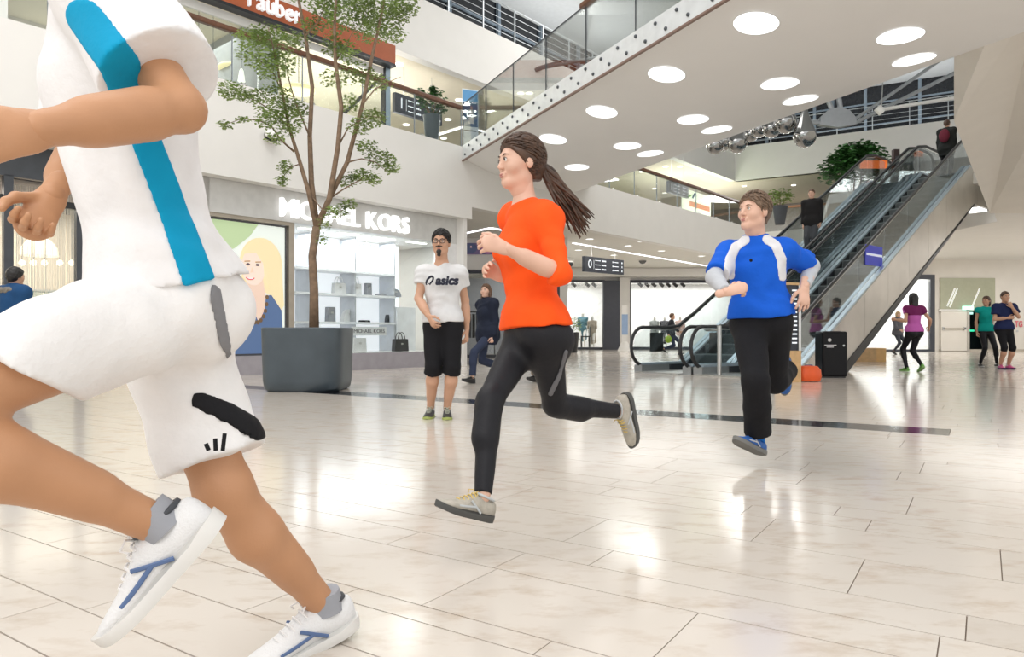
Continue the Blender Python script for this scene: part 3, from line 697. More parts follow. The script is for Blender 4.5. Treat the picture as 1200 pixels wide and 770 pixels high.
# truss cladding: separate stainless sheets along the side, and the underside
lowz = lambda s: max(.0, .07+.563*(s-3.5)) if s < ST+.3 else .07+.563*(ST+.3-3.5)
def clad(e, wv, dirn):
    s = .5; k = (ST+1.85-s)/10
    for i in range(10):
        a,b = s+.004, s+k-.004
        xs = [a]+[x for x in (SB,3.376,ST,ST+.3) if a < x < b]+[b]
        MB().prism([EW(x,wv,lowz(x)) for x in xs]+[EW(x,wv,dz(x)-.05) for x in xs[::-1]], ER*(.02*dirn)).build('side_panel', pan, e); s += k
    xs = [3.376,ST+.3,ST+.9]
clad(e2, 2.85, 1); clad(e1, 0, -1)
for e,a,b in ((e1,0,1.42),(e2,1.42,2.85)):
    xs = [3.40,ST+.3,ST+1.9]
    MB().prism([EW(x,a,lowz(x)) for x in xs]+[EW(x,a,lowz(x)+.06) for x in xs[::-1]], ER*(b-a)).build('soffit_panel', mat('soffit_dark', (.10,.10,.10), .5), e)
MB().prism([EW(2.9,2.875,0),EW(ST+.3,2.875,lowz(ST+.3)-.03),EW(ST+.3,2.875,lowz(ST+.3)),EW(3.376,2.875,0)], ER*.01).build('edge_trim', black, e2)
MB().box(ST+1.0,ST+1.7,2.35,2.80,lowz(ST+1)-.05,lowz(ST+1)-.0,EW).build('lit_edge_glow', lamp, e2)  # glowing plate stands in for a brightly lit edge, not a fitting
# blue sticker on the right glass
def on_right(px,py,w_=2.75):
    r = (px-600)/F; p = A+ER*w_; s = (r*p.y-p.x)/(ED.x-r*ED.y); q_ = EW(s,w_,0); return s, H-(py-HOR)/F*q_.y
s0,za = on_right(1013,311); s1,zb = on_right(1033,290)
stk = MB().box(s0,s1,2.765,2.772,za+.02,zb,EW).build('sticker', mat('sticker_blue', (.015,.03,.55), .4), e2)
MB().box(s0+.05,s1-.02,2.772,2.776,(za+zb)/2,(za+zb)/2+.05,EW).build('sticker_line', emit('sticker_white', (.8,.85,1), .6), stk)
# ---- steel post, totem, bag, bin, plywood plinth
pb = G(843,441.5); t = thing('barrier_post', 'slim brushed steel barrier post before the escalator foot, left of the blue runner', 'post', pb)
MB().lathe(pb, [(.11,0),(.11,.012),(.05,.02)], 16).build('foot_plate', steel, t); MB().lathe(pb+V(0,0,.01), [(.042,0),(.042,.93),(.03,.94)], 16).build('post', steel, t, smooth=True)
MB().tube([pb+V(0,0,.86),EW(.3,1.5,.86)], .016, 8).build('cross_bar', steel, t)
tb = G(927,448); tt_ = thing('directory_totem', 'dark directory totem with white text lines on a plywood base, behind the blue runner', 'sign', tb)
r_ = V(.94,.34,0).normalized(); n_ = V(r_.y,-r_.x,0)
def TW(x,y,z): return tb+r_*x+n_*y+V(0,0,z)
MB().box(-.19,.19,-.16,.02,0,.52,TW).build('base', plywood, tt_)
MB().box(-.18,.14,-.14,0,.52,1.60,TW).build('panel', navy, tt_); MB().box(.14,.19,-.16,.02,.52,1.60,TW).build('edge_post', steel, tt_); MB().box(-.19,.19,-.16,.02,1.60,1.64,TW).build('cap', plywood, tt_)
for i in range(13): MB().box(.02,.12,0,.005,1.50-i*.072,1.525-i*.072,TW).build('text_line', sgn, tt_)
ob = G(947,447); t = thing('sports_bag', 'small orange sports bag on the floor at the foot of the escalator', 'bag', ob)
prof = [(.02,0),(.18,.01),(.20,.08),(.19,.19),(.14,.255),(.02,.27)]
mb = MB().lathe(ob, prof, 20); mb.v = [(ob.x+(v[0]-ob.x)*1.1, ob.y+(v[1]-ob.y)*.8, v[2]) for v in mb.v]; mb.build('body', mat('orange_nylon', (.75,.10,.015), .5, bump=.4, bscale=18), t, smooth=True)
MB().tube([ob+V(-.12,0,.2),ob+V(-.04,0,.27),ob+V(.06,0,.27),ob+V(.13,0,.2)], .012, 6).build('strap', mat('strap_blue', (.02,.06,.22), .5), t)
cb = G(979.5,443); cb = cb+V(0,.2,0)
t = thing('litter_bin', 'glossy black litter bin with small white marks beside the escalator foot', 'bin', cb)
gb = mat('gloss_black', (.005,.005,.006), .28, spec=.2)
r_ = V(.97,-.05,0).normalized(); n_ = V(r_.y,-r_.x,0)
def KW(x,y,z): return cb+r_*x+n_*y+V(0,0,z)
wd = .225
MB().box(-wd,wd,-.2,.2,.02,.84,KW).build('body', gb, t, bevel=.035); MB().box(-wd+.03,wd-.03,-.17,.17,0,.03,KW).build('plinth', black, t); MB().box(-.13,.13,-.1,.1,.84,.845,KW).build('opening', mat('opening_dark', (.004,.004,.004), .8), t)
wm = mat('mark_white', (.6,.6,.6), .5)
MB().lathe(KW(-.10,.20,.685), [(.032,0),(.032,.004)], 16, axis=n_).build('emblem', wm, t)
MB().box(-.19,.02,.2,.203,.585,.600,KW).build('text_line', wm, t); MB().box(-.15,-.03,.2,.203,.550,.565,KW).build('text_line', wm, t); MB().lathe(KW(.15,.20,.585), [(.018,0),(.018,.004)], 12, axis=n_).build('mark', wm, t)
pp = P(1021,421,20.5); pp.z = 0
t = thing('plywood_plinth', 'low plywood box on the floor under the escalator side', 'box', pp)
MB().box(pp.x-.62,pp.x+.0,pp.y-.3,pp.y+.3,0,.39).build('long_side', plywood, t); MB().box(pp.x,pp.x+.27,pp.y-.3,pp.y+.3,0,.39).build('end_block', mat('plywood_end', (.72,.44,.17), .5), t)
# orange screens at the top landing
for i,(px0,px1,py0,py1,s,wv) in enumerate(((1009,1040,188,197,ST+2.0,.7),(1073,1082,177,183,ST+2.2,2.1))):
    c0 = EW(s,wv,0); a_ = P(px0,py0,c0.y); b_ = P(px1,py1,c0.y)
    t = thing('orange_display', ['orange screen at the top of the left escalator','small orange screen at the top of the right escalator'][i], 'screen', V((a_.x+b_.x)/2,c0.y,5.3))
    MB().box(a_.x,b_.x,c0.y,c0.y+.06,b_.z,a_.z).build('screen', emit('orange_glow', (1,.20,.03), 1.0), t)
    for x in (a_.x+.06,b_.x-.06): MB().box(x-.02,x+.02,c0.y+.06,c0.y+.1,5.3,a_.z).build('leg', black, t)
pz = EW(ST+1.9,1.0,5.3)
t = thing('landing_post', 'dark upright control post at the top landing between the escalators', 'post', P(1051,200,pz.y).xy.to_3d()+V(0,0,5.3))
q_ = P(1051,200,pz.y); MB().box(q_.x-.09,q_.x+.09,q_.y,q_.y+.15,5.3,6.62).build('body', mat('post_dark_brown', (.035,.02,.02), .4), t); MB().box(q_.x-.05,q_.x+.05,q_.y-.005,q_.y,6.1,6.4).build('panel', darkgrey, t)
# ------------------------------------------------------------------ figures: smooth blended bodies polygonised from distance fields
def surfnets(D, o, h):
    S = D < 0
    cs = [(i,j,k) for i in (0,1) for j in (0,1) for k in (0,1)]
    nx,ny,nz = D.shape
    cnt = np.zeros((nx-1,ny-1,nz-1), np.int8)
    for i,j,k in cs: cnt += S[i:nx-1+i,j:ny-1+j,k:nz-1+k]
    act = (cnt > 0) & (cnt < 8); cells = np.argwhere(act)
    idx = -np.ones(act.shape, np.int64); idx[act] = np.arange(len(cells))
    pos = np.zeros((len(cells),3)); num = np.zeros(len(cells))
    dv = {c: D[cells[:,0]+c[0],cells[:,1]+c[1],cells[:,2]+c[2]] for c in cs}
    for a in cs:
        for ax in range(3):
            if a[ax]: continue
            b = list(a); b[ax] = 1; b = tuple(b)
            da,db = dv[a],dv[b]; m = (da < 0) != (db < 0)
            t = np.where(m, da/np.where(m, da-db, 1), 0)
            p = np.array(a, float)[None,:].repeat(len(cells),0); p[:,ax] += t
            pos += p*m[:,None]; num += m
    vs = (cells+pos/num[:,None])*h+o
    fs = []
    for ax in range(3):
        s0 = [slice(None)]*3; s1 = [slice(None)]*3; s0[ax] = slice(0,-1); s1[ax] = slice(1,None)
        ch = S[tuple(s0)] != S[tuple(s1)]
        e = np.argwhere(ch); b,c = [(1,2),(2,0),(0,1)][ax]
        e = e[(e[:,b] > 0) & (e[:,c] > 0) & (e[:,b] < D.shape[b]-1) & (e[:,c] < D.shape[c]-1)]
        q = []
        for ob,oc in ((-1,-1),(0,-1),(0,0),(-1,0)):
            g = e.copy(); g[:,b] += ob; g[:,c] += oc; q.append(idx[g[:,0],g[:,1],g[:,2]])
        q = np.stack(q,1); inside = S[e[:,0],e[:,1],e[:,2]]
        q[~inside] = q[~inside][:,::-1]; fs.append(q)
    return vs, np.concatenate(fs)
def nv(a): a = np.asarray(a, float); return a/np.linalg.norm(a)
def smin(a,b,k):
    hh = np.maximum(k-np.abs(a-b),0)/k; return np.minimum(a,b)-hh*hh*k*.25
class Shape:
    """list of blended primitives; cone(a,b,ra,rb), ell(centre, axes, radii), cut planes and wrinkles"""
    def __init__(s): s.p = []
    def cone(s, a, b, ra, rb, k=.03, w=None, q=1., ca=None, cb=None, grp=0):
        s.p.append(('c', np.array(a,float), np.array(b,float), ra, rb, k, None if w is None else nv(w), q, ca, cb, grp)); return s
    def ell(s, c, ax, rad, k=.03, grp=0):
        s.p.append(('e', np.array(c,float), np.array([nv(x) for x in ax]), np.array(rad,float), 0, k, None, 1, None, None, grp)); return s
    def ball(s, c, r, k=.03, grp=0): return s.ell(c, np.eye(3), (r,r,r), k, grp)
    def bounds(s, pad=.03):
        lo = np.full(3,1e9); hi = -lo
        for p in s.p:
            if p[0]=='c':
                for c,r in ((p[1],p[3]),(p[2],p[4])): lo = np.minimum(lo,c-r*max(1,p[7])); hi = np.maximum(hi,c+r*max(1,p[7]))
            else: r = p[3].max(); lo = np.minimum(lo,p[1]-r); hi = np.maximum(hi,p[1]+r)
        return lo-pad, hi+pad
    def field(s, o, shape, h, cuts={}):
        Ds = {}
        for p in s.p:
            D = Ds.setdefault(p[10], np.full(shape, 1.0, np.float32))
            k = p[5]
            if p[0]=='c': r = max(p[3],p[4])*max(1,p[7]); lo = np.minimum(p[1],p[2])-r; hi = np.maximum(p[1],p[2])+r
            else: r = p[3].max(); lo = p[1]-r; hi = p[1]+r
            i0 = np.maximum(np.floor((lo-k-3*h-o)/h).astype(int),0); i1 = np.minimum(np.ceil((hi+k+3*h-o)/h).astype(int)+1,shape)
            if np.any(i1 <= i0): continue
            sl = tuple(slice(a,b) for a,b in zip(i0,i1))
            X = [(np.arange(a,b)*h+oo).astype(np.float32) for a,b,oo in zip(i0,i1,o)]
            x,y,z = X[0][:,None,None],X[1][None,:,None],X[2][None,None,:]
            if p[0]=='c':
                a,b = p[1].copy(),p[2].copy(); w_,q = p[6],p[7]
                dx,dy,dz_ = x-a[0],y-a[1],z-a[2]; ba = b-a
                if w_ is not None:
                    t = (dx*w_[0]+dy*w_[1]+dz_*w_[2])*(1/q-1); dx = dx+w_[0]*t; dy = dy+w_[1]*t; dz_ = dz_+w_[2]*t
                    ba = ba+w_*(ba.dot(w_)*(1/q-1))
                L2 = max(ba.dot(ba),1e-9)
                hh = np.clip((dx*ba[0]+dy*ba[1]+dz_*ba[2])/L2,0,1)
                d = np.sqrt((dx-hh*ba[0])**2+(dy-hh*ba[1])**2+(dz_-hh*ba[2])**2)-(p[3]+(p[4]-p[3])*hh)
                ab = nv(p[2]-p[1]) if np.linalg.norm(p[2]-p[1])>1e-6 else np.zeros(3)
                if p[9] is not None: d = np.maximum(d, (x-p[2][0])*ab[0]+(y-p[2][1])*ab[1]+(z-p[2][2])*ab[2]-p[9])
                if p[8] is not None: d = np.maximum(d, -((x-p[1][0])*ab[0]+(y-p[1][1])*ab[1]+(z-p[1][2])*ab[2])-p[8])
            else:
                R,rad = p[2],p[3]; dx,dy,dz_ = x-p[1][0],y-p[1][1],z-p[1][2]
                u = [(dx*R[i][0]+dy*R[i][1]+dz_*R[i][2]) for i in range(3)]
                k0 = np.sqrt(sum((u[i]/rad[i])**2 for i in range(3))); k1 = np.sqrt(sum((u[i]/rad[i]**2)**2 for i in range(3)))
                d = k0*(k0-1)/np.maximum(k1,1e-6)
            D[sl] = smin(D[sl], d.astype(np.float32), k)
        x = (np.arange(shape[0])*h+o[0]).astype(np.float32)[:,None,None]; y = (np.arange(shape[1])*h+o[1]).astype(np.float32)[None,:,None]; z = (np.arange(shape[2])*h+o[2]).astype(np.float32)[None,None,:]
        for g,pl in cuts.items():
            if g in Ds:
                for c,n in pl: Ds[g] = np.maximum(Ds[g], (x-c[0])*n[0]+(y-c[1])*n[1]+(z-c[2])*n[2])
        out = None
        for g in sorted(Ds): out = Ds[g] if out is None else smin(out, Ds[g], .045)
        return out, (x,y,z)
    def poly(s, h, cuts={}, wr=0, wf=26, box=None, clip=None, ph=0., off=0.):
        lo,hi = box or s.bounds(.03); shape = tuple(int(v) for v in np.ceil((hi-lo)/h)+1)
        D,(x,y,z) = s.field(lo, shape, h, cuts)
        D = D-off
        if wr:
            a = np.sin(wf*(x*.8+y*.5+z*.9)+ph+2.2*np.sin(wf*.37*(x-z))+1.6*np.sin(wf*.5*(y+z)))
            b = np.sin(wf*.6*(z*1.1-x*.9-y*.4)+ph*2+2.5*np.sin(wf*.31*(y+x)))
            D = D+(wr*(.6*a+.6*b)).astype(np.float32)
        if clip is not None:
            E,_ = clip.field(lo, shape, h); D = np.maximum(D, E)
        return surfnets(D, lo, h)
def mkmesh(name, parts, m, parent, smooth_it=0, label=None, kind=None):
    """one object from several closed surfaces [(verts, quads), ...]"""
    off = np.array(worldloc(parent)[:]); V_ = []; F_ = []; b = 0
    for v,f in parts: V_.append(v-off); F_.append(f+b); b += len(v)
    v = np.concatenate(V_).astype(np.float32); f = np.concatenate(F_).astype(np.int32)
    me = bpy.data.meshes.new(name); me.vertices.add(len(v)); me.vertices.foreach_set('co', v.ravel())
    me.loops.add(f.size); me.loops.foreach_set('vertex_index', f.ravel())
    me.polygons.add(len(f)); me.polygons.foreach_set('loop_start', np.arange(0,f.size,4,dtype=np.int32))
    me.update(calc_edges=True); me.validate(); me.shade_smooth()
    if m: me.materials.append(m)
    o = bpy.data.objects.new(name, me); COL.objects.link(o); o.parent = parent
    if label: o['label'] = label
    if kind: o['kind'] = kind
    return o
n3 = lambda v: np.array(v[:], float)
CAMP = np.array([0,0,H])
def reach(par, px, py, L, sgn):
    par = n3(par); dv = np.array([(px-600)/F,1,-(py-HOR)/F]); q = CAMP-par
    a = dv.dot(dv); b = 2*dv.dot(q); c = q.dot(q)-L*L; disc = b*b-4*a*c
    Y = (-b+(sgn*math.sqrt(disc) if disc > 0 else 0))/(2*a)
    return CAMP+dv*Y
def cross(a,b): return np.cross(a,b)
def hand(sh, wr, d, pn, side, curl, S=1., spread=.0, grp=0):
    d = nv(d); pn = nv(np.array(pn)-d*np.dot(pn,d)); side = nv(np.array(side)-d*np.dot(side,d)-pn*np.dot(side,pn))
    K = .018
    sh.cone(wr-d*.04*S, wr+d*.02*S, .026*S, .027*S, K, pn, .75)
    sh.cone(wr+d*.02*S, wr+d*.085*S, .031*S, .040*S, K, pn, .42)
    ln = [.072,.080,.074,.058]; rr = [.0088,.0090,.0086,.0078]
    for i in range(4):
        off = (.030-.0205*i)*S; b = wr+d*(.086-.004*abs(i-1.2))*S+side*off
        dd = nv(d+side*spread*(1.2-i*.8)); a = 0
        for j,fr_ in enumerate((.46,.30,.24)):
            a += curl*(.75,1.0,.7)[j]; e = b+(dd*math.cos(a)+pn*math.sin(a))*ln[i]*fr_*S
            sh.cone(b, e, rr[i]*S*(1-.06*j), rr[i]*S*(.94-.08*j), .006); b = e
    b = wr+d*.030*S+side*.026*S+pn*.006*S; dd = nv(d*.75+side*.70+pn*(.25+.25*curl)); r = .0125
    for j,L in enumerate((.042,.032,.026)):
        e = b+dd*L*S; sh.cone(b, e, r*S, (r-.0016)*S, .010); b = e; r -= .0016
        dd = nv(dd+d*.35-side*.18*(1+curl)+pn*.15*curl)
def head(sh, c, hf, hu, S, fem, grp=0):
    hf = nv(hf); hu = nv(np.array(hu)-hf*np.dot(hu,hf)); hr = cross(hf,hu)
    p = lambda r,f,u: c+(hr*r+hf*f+hu*u)*S
    ax = (hr,hf,hu); g = .92 if fem else 1.
    sh.ell(p(0,-.008,.032), ax, (.073*S,.092*S,.082*S), .03)
    sh.cone(p(0,.030,-.005), p(0,.050,-.072), .062*S, (.036 if not fem else .030)*S, .03)
    jx,jr,cz = (.034,.019,.086) if fem else (.040,.024,.092)
    for s in (1,-1): sh.cone(p(jx*s,.015,-.060), p(.012*s,.068,-cz+.004), jr*S, jr*.75*S, .025)
    sh.ball(p(0,.070,-cz), (.0165 if fem else .020)*S, .02)
    sh.cone(p(.034,.074,.034), p(-.034,.074,.034), .013*S, .013*S, .015)
    for s in (1,-1):
        sh.ball(p(.040*s,.056,-.020), (.026 if fem else .028)*S, .025); sh.ell(p(.077*s,-.008,.0), (hr,hf,hu), (.009*S,.020*S*g,.031*S*g), .008)
        sh.ell(p(.032*s,.080,.012), ax, (.016*S,.008*S,.007*S), .010)
    nz = .86 if fem else 1.
    sh.cone(p(0,.084,.020), p(0,.108 if not fem else .104,-.018), .0080*S*nz, .0105*S*nz, .010)
    for s in (1,-1): sh.ball(p(.010*s*nz,.096,-.022), .0080*S*nz, .007)
    sh.cone(p(.017,.088,-.047), p(-.017,.088,-.047), .0085*S, .0085*S, .010); sh.cone(p(.014,.087,-.058), p(-.014,.087,-.058), .0085*S, .0085*S, .008)
    return p, hr
def face_bits(root, c, hf, hu, S, skin_lip, brow_m, eye=True, smile=0.):
    hf = nv(hf); hu = nv(np.array(hu)-hf*np.dot(hu,hf)); hr = cross(hf,hu)
    p = lambda r,f,u: V(*(c+(hr*r+hf*f+hu*u)*S))
    ew = mat('eye_white', (.75,.73,.70), .25); ei = mat('iris_dark', (.05,.03,.02), .15)
    for s in (1,-1):
        e = MB()
        e.ball(p(.032*s,.0825,.012), .0112*S, 14, 9)
        eo = e.build('eye', ew, root, smooth='all')
        MB().lathe(p(.0325*s,.0922,.0115), [(.0060*S,0),(.0054*S,.0014*S),(.001,.0022*S)], 12, axis=V(*hf)).build('iris', ei, eo)
        MB().tube([p(.014*s,.0935,.030),p(.030*s,.0925,.0355),p(.049*s,.079,.031)], [.0022*S,.0032*S,.0014*S], 6).build('eyebrow', brow_m, root)
        MB().tube([p(.020*s,.0905,.013),p(.026*s,.0945,.0195),p(.034*s,.0945,.0208),p(.044*s,.086,.014)], [.0016*S]*4, 5).build('eyelid', brow_m, root)
    m = MB(); m.tube([p(-.025,.083,-.050+smile),p(-.012,.0958,-.0495),p(0,.0985,-.0515),p(.012,.0958,-.0495),p(.025,.083,-.050+smile)], [.002*S,.0042*S,.0042*S,.0042*S,.002*S], 6)
    m.tube([p(-.022,.083,-.053+smile),p(-.010,.0945,-.0585),p(0,.0965,-.060),p(.010,.0945,-.0585),p(.022,.083,-.053+smile)], [.002*S,.0048*S,.0055*S,.0048*S,.002*S], 6)
    m.build('lips', skin_lip, root, smooth='all')
def hair_short(root, c, hf, hu, S, m, h, thick=.016, fem=False, front=.078, name='hair', rough=.0035):
    hf = nv(hf); hu = nv(np.array(hu)-hf*np.dot(hu,hf)); hr = cross(hf,hu); p = lambda r,f,u: c+(hr*r+hf*f+hu*u)*S
    sh = Shape(); sh.ell(p(0,-.010,.036), (hr,hf,hu), ((.074+thick*.6)*S,(.094+thick*.8)*S,(.083+thick)*S), .02)
    sh.cone(p(0,-.060,-.01), p(0,-.066,-.050), .055*S, .040*S, .03)
    cuts = {0: [(p(0,front,.062), nv(hf*.90-hu*.44)), (p(0,0,-.068), -hu), (p(0,.018,.0), nv(hf*.95-hu*.80))]}
    v = sh.poly(h, {0: [cuts[0][0], cuts[0][1]]} if fem else cuts, wr=rough, wf=150)
    return mkmesh(name, [v], m, root)
def torso(sh, J, S, e=0., fem=False, grp=0, low=True, sq=1.0):
    pl,nk,sl,sr = J['pl'],J['nk'],J['sl'],J['sr']; hl,hr_ = J['hl'],J['hr']
    up = nv(nk-pl); r1 = nv(hr_-hl); r2 = nv(sr-sl)
    f1 = nv(cross(up,r1)); f2 = nv(cross(up,r2))
    L = np.linalg.norm(nk-pl)
    rm = nv(r1+r2); fm = nv(f1+f2)
    wst = pl+up*L*.36; ch = pl+up*L*.66
    sh.ell(pl+up*.01, (r1,f1,up), ((.160 if not fem else .165)*S+e,.112*S+e,.13*S+e), .06, grp)
    sh.ell(wst, (rm,fm,up), ((.140 if not fem else .118)*S+e,.100*S*sq+e,.15*S+e), .06, grp)
    sh.ell(ch, (r2,f2,up), ((.165 if not fem else .140)*S+e,.112*S*sq+e,.18*S+e), .06, grp)
    sh.cone(sl, sr, .052*S+e, .052*S+e, .06, grp=grp)
    sh.cone(nk-up*.02, sl+up*.004, .046*S+e*.8, .040*S+e*.8, .05, grp=grp); sh.cone(nk-up*.02, sr+up*.004, .046*S+e*.8, .040*S+e*.8, .05, grp=grp)
    for s in (sl,sr): sh.ball(s, .052*S*(.80 if fem else 1)+e*.8, .05, grp)
    if fem:
        for s in (1,-1): sh.ball(ch+f2*.075*S+r2*.062*S*s-up*.015, .060*S+e*.6, .05, grp)
    if low:
        for s in (1,-1): sh.ball(pl-f1*.055*S+r1*.075*S*s-up*.05*S, .090*S+e, .05, grp)
    return up, f1, f2, r1, r2
def limb_r(S, fem):
    k = S*(.88 if fem else 1.)
    return dict(ua=.048*k, eb=.037*k, fa=.040*k, wr=.026*k, th=.088*S*(.97 if fem else 1), kn=.056*k, cf=.055*k, an=.036*k)
def raychain(chain):
    cl = Shape()
    for q1,q2,r1_,r2_ in chain: cl.cone(q1,q2,r1_,r2_,.004,nv((np.array(q1)+np.array(q2))/2-CAMP),9.)
    return cl
def person(name, label, J, S=1., fem=False, skin=None, h=.009, hh=.004, hd=.005, top=None, bot=None, shoe=None, group=None, hairf=None, face=True, lipm=None, browm=None, hands=True, smile=0., bodyname='body'):
    for k_ in J: J[k_] = n3(J[k_])
    base = (J['al']+J['ar'])/2 if 'base' not in J else J['base']
    root = thing(name, label, 'person', V(base[0],base[1],0 if 'bz' not in J else J['bz'][0]), group)
    R = limb_r(S, fem)
    sh = Shape()
    up,f1,f2,r1,r2 = torso(sh, J, S*.96, 0, fem)
    for a,b,c,d in (('sl','el','wl','l'),('sr','er','wr','r')):
        sh.cone(J[a],J[b],R['ua'],R['eb'],.03); sh.cone(J[b],J[b]*.35+J[c]*.65,R['eb']*1.02,R['fa']*.88,.02); sh.cone(J[b]*.72+J[c]*.28,J[c],R['fa'],R['wr'],.025)
    RB = dict(R); cov = bot.get('len',2) if bot else 0
    if cov > 1.3: R = {k_: (v_*.78 if k_ in ('th','kn','cf') else v_*.92) for k_,v_ in R.items()}
    for a,b,c in (('hl','kl','al'),('hr','kr','ar')):
        sh.cone(J[a],J[b],R['th'],R['kn'],.05); sh.cone(J[b],J[c],R['kn']*.95,R['an'],.03)
        d = nv(J[c]-J[b]); th = nv(J[b]-J[a]); bk = th-d*th.dot(d)
        bk = nv(bk) if np.linalg.norm(bk) > .12 else -f1
        cm = J[b]*.68+J[c]*.32
        sh.cone(J[b]*.9+J[c]*.1+bk*.012*S, cm+bk*.020*S, R['cf']*.8, R['cf']*.98, .03); sh.cone(cm+bk*.020*S, J[b]*.3+J[c]*.7, R['cf']*.98, R['an']*1.05, .03)
        sh.ball(J[b]-bk*.012, R['kn']*.92, .03)
    R = RB
    hc,hf,hu = J['hd'],J['hf'],J['hu']
    sh.cone(J['nk']-up*.03*S, hc-nv(hu)*.055*S-nv(hf)*.012*S, .060*S*(.85 if fem else 1), .054*S*(.84 if fem else 1), .04)
    parts = []
    if hd >= h: head(sh, hc, hf, hu, S, fem)
    parts.append(sh.poly(h))
    if hd < h:
        s2 = Shape(); head(s2, hc, hf, hu, S, fem); s2.cone(J['nk']*.35+hc*.65-nv(hu)*.05*S, hc-nv(hu)*.055*S-nv(hf)*.012*S, .056*S*(.84 if fem else 1), .0545*S*(.84 if fem else 1), .04)
        parts.append(s2.poly(hd))
    if hands:
        for s,e,w_ in (('l','el','wl'),('r','er','wr')):
            if 'h'+s+'d' not in J: continue
            s3 = Shape(); hand(s3, J[w_], J['h'+s+'d'], J['h'+s+'p'], J['h'+s+'s'], float(J['h'+s+'c'][0]), S*(.90 if fem else 1.), .16)
            parts.append(s3.poly(hh))
    mkmesh(bodyname, parts, skin, root)
    if face: face_bits(root, hc, hf, hu, S, lipm or mat('lips', (.50,.22,.19), .45), browm or mat('brow', (.06,.04,.03), .7), smile=smile)
    if hairf: hairf(root)
    # upper garment
    if top:
        t = Shape(); e = top.get('e',.014); torso(t, J, S, e, fem, 0, True, top.get('sq',1))
        hem = J['pl']+up*top.get('hem',-.06)
        be = max(e, bot.get('e',.012) if bot else 0)
        for a in ('hl','hr'): t.cone(J[a]+up*.10, J[a]-up*.04, R['th']*.80+be, R['th']+be+top.get('over',.008), .05)
        t.ell(J['pl']+up*.02, (r1,f1,up), (.160*S+be+.008,.112*S+be+.008,.13*S+be), .06)
        g = 1
        for a,b,c in (('sl','el','wl'),('sr','er','wr')):
            fr = top.get('sleeve',.5); ra = R['ua']+top.get('se',.012)
            if fr <= 1: t.cone(J[a], J[a]+(J[b]-J[a])*fr, ra+.004, ra+top.get('flare',.008), .04, cb=0., grp=g)
            else:
                t.cone(J[a],J[b],ra+.004,R['eb']+top.get('se',.012)+.002,.04, grp=g); t.cone(J[b],J[b]+(J[c]-J[b])*(fr-1),R['fa']+top.get('se',.012),R['wr']+top.get('se',.012)+.006+(.012*(2-fr)),.025, cb=0., grp=g)
            g += 1
        if top.get('collar'): t.cone(J['nk']-up*.05, J['nk']+up*min(.05,float(top['collar']))*S+f2*.012, .078*S, .068*S, .03, grp=9, cb=0.)
        if top.get('flarehem'): t.cone(J['pl']+up*.08, J['pl']+up*top['hem'], .15*S+e, top['flarehem'], .06, f1, .72)
        cuts = {0: [(hem, -up)]}
        v = t.poly(top.get('h',h), cuts, wr=top.get('wr',.0022), wf=top.get('wf',26))
        mkmesh(top.get('name','shirt'), [v], top['m'], root, label=top.get('label'))
        for dn,dm,chain,off,dl in top.get('decals',[]):
            v = t.poly(top.get('h',h), cuts, wr=top.get('wr',.0022), wf=top.get('wf',26), clip=raychain(chain), off=off)
            if len(v[0]): mkmesh(dn, [v], dm, root, label=dl)
        J['_top'] = None
    if bot:
        t = Shape(); e = bot.get('e',.012)
        pl = J['pl']
        e0 = min(e, (top.get('e',.014) if top else .02)-.008)
        t.ell(pl+up*.01, (r1,f1,up), (.160*S+e0,.112*S+e0,.13*S+e0), .06); t.ell(pl+up*.10, (r1,f1,up), (.118*S+e0,.085*S+e0,.10*S+e0), .06)
        for s in (1,-1): t.ball(pl-f1*.055*S+r1*.075*S*s-up*.05*S, .090*S+e, .05)
        for a,b,c in (('hl','kl','al'),('hr','kr','ar')):
            fr = bot.get('len'+a[1], bot.get('len',2))
            if fr <= 1: t.cone(J[a], J[a]+(J[b]-J[a])*fr, R['th']+e+.008, R['th']*(1-fr)+R['kn']*fr+bot.get('he'+a[1],bot.get('he',.04)), .05, cb=0., grp=1 if a[1]=='l' else 2)
            else:
                t.cone(J[a],J[b],R['th']+e,R['kn']+e,.05)
                q = fr-1; end = J[b]+(J[c]-J[b])*q
                d = nv(J[c]-J[b]); th = nv(J[b]-J[a]); bk = th-d*th.dot(d); bk = nv(bk) if np.linalg.norm(bk) > .12 else -f1
                r2_ = R['kn']*(1-q)+R['an']*q+e+bot.get('he',0)
                t.cone(J[b], end, R['kn']+e, r2_, .03, cb=0.)
                if q > .4: t.cone(J[b]*.88+J[c]*.12+bk*.012*S, J[b]*.60+J[c]*.40+bk*.018*S, R['cf']*.8+e, R['cf']*.92+e, .04)
        bc = {0: [(pl+up*bot.get('waist',.05), up)]}; bc.update(bot.get('cuts',{}))
        v = t.poly(bot.get('h',h), bc, wr=bot.get('wr',.0018), wf=bot.get('wf',22), ph=1.3)
        mkmesh(bot.get('name','trousers'), [v], bot['m'], root)
        for dn,dm,chain,off,dl in bot.get('decals',[]):
            v = t.poly(bot.get('h',h), bc, wr=bot.get('wr',.0018), wf=bot.get('wf',22), ph=1.3, clip=raychain(chain), off=off)
            if len(v[0]): mkmesh(dn, [v], dm, root, label=dl)
    if shoe:
        for s in ('l','r'):
            make_shoe(root, J['a'+s], J['t'+s], J.get('u'+s, None) if J.get('u'+s, None) is not None else np.array([0,0,1.]), shoe.get('L',.285)*S, shoe, S)
    return root
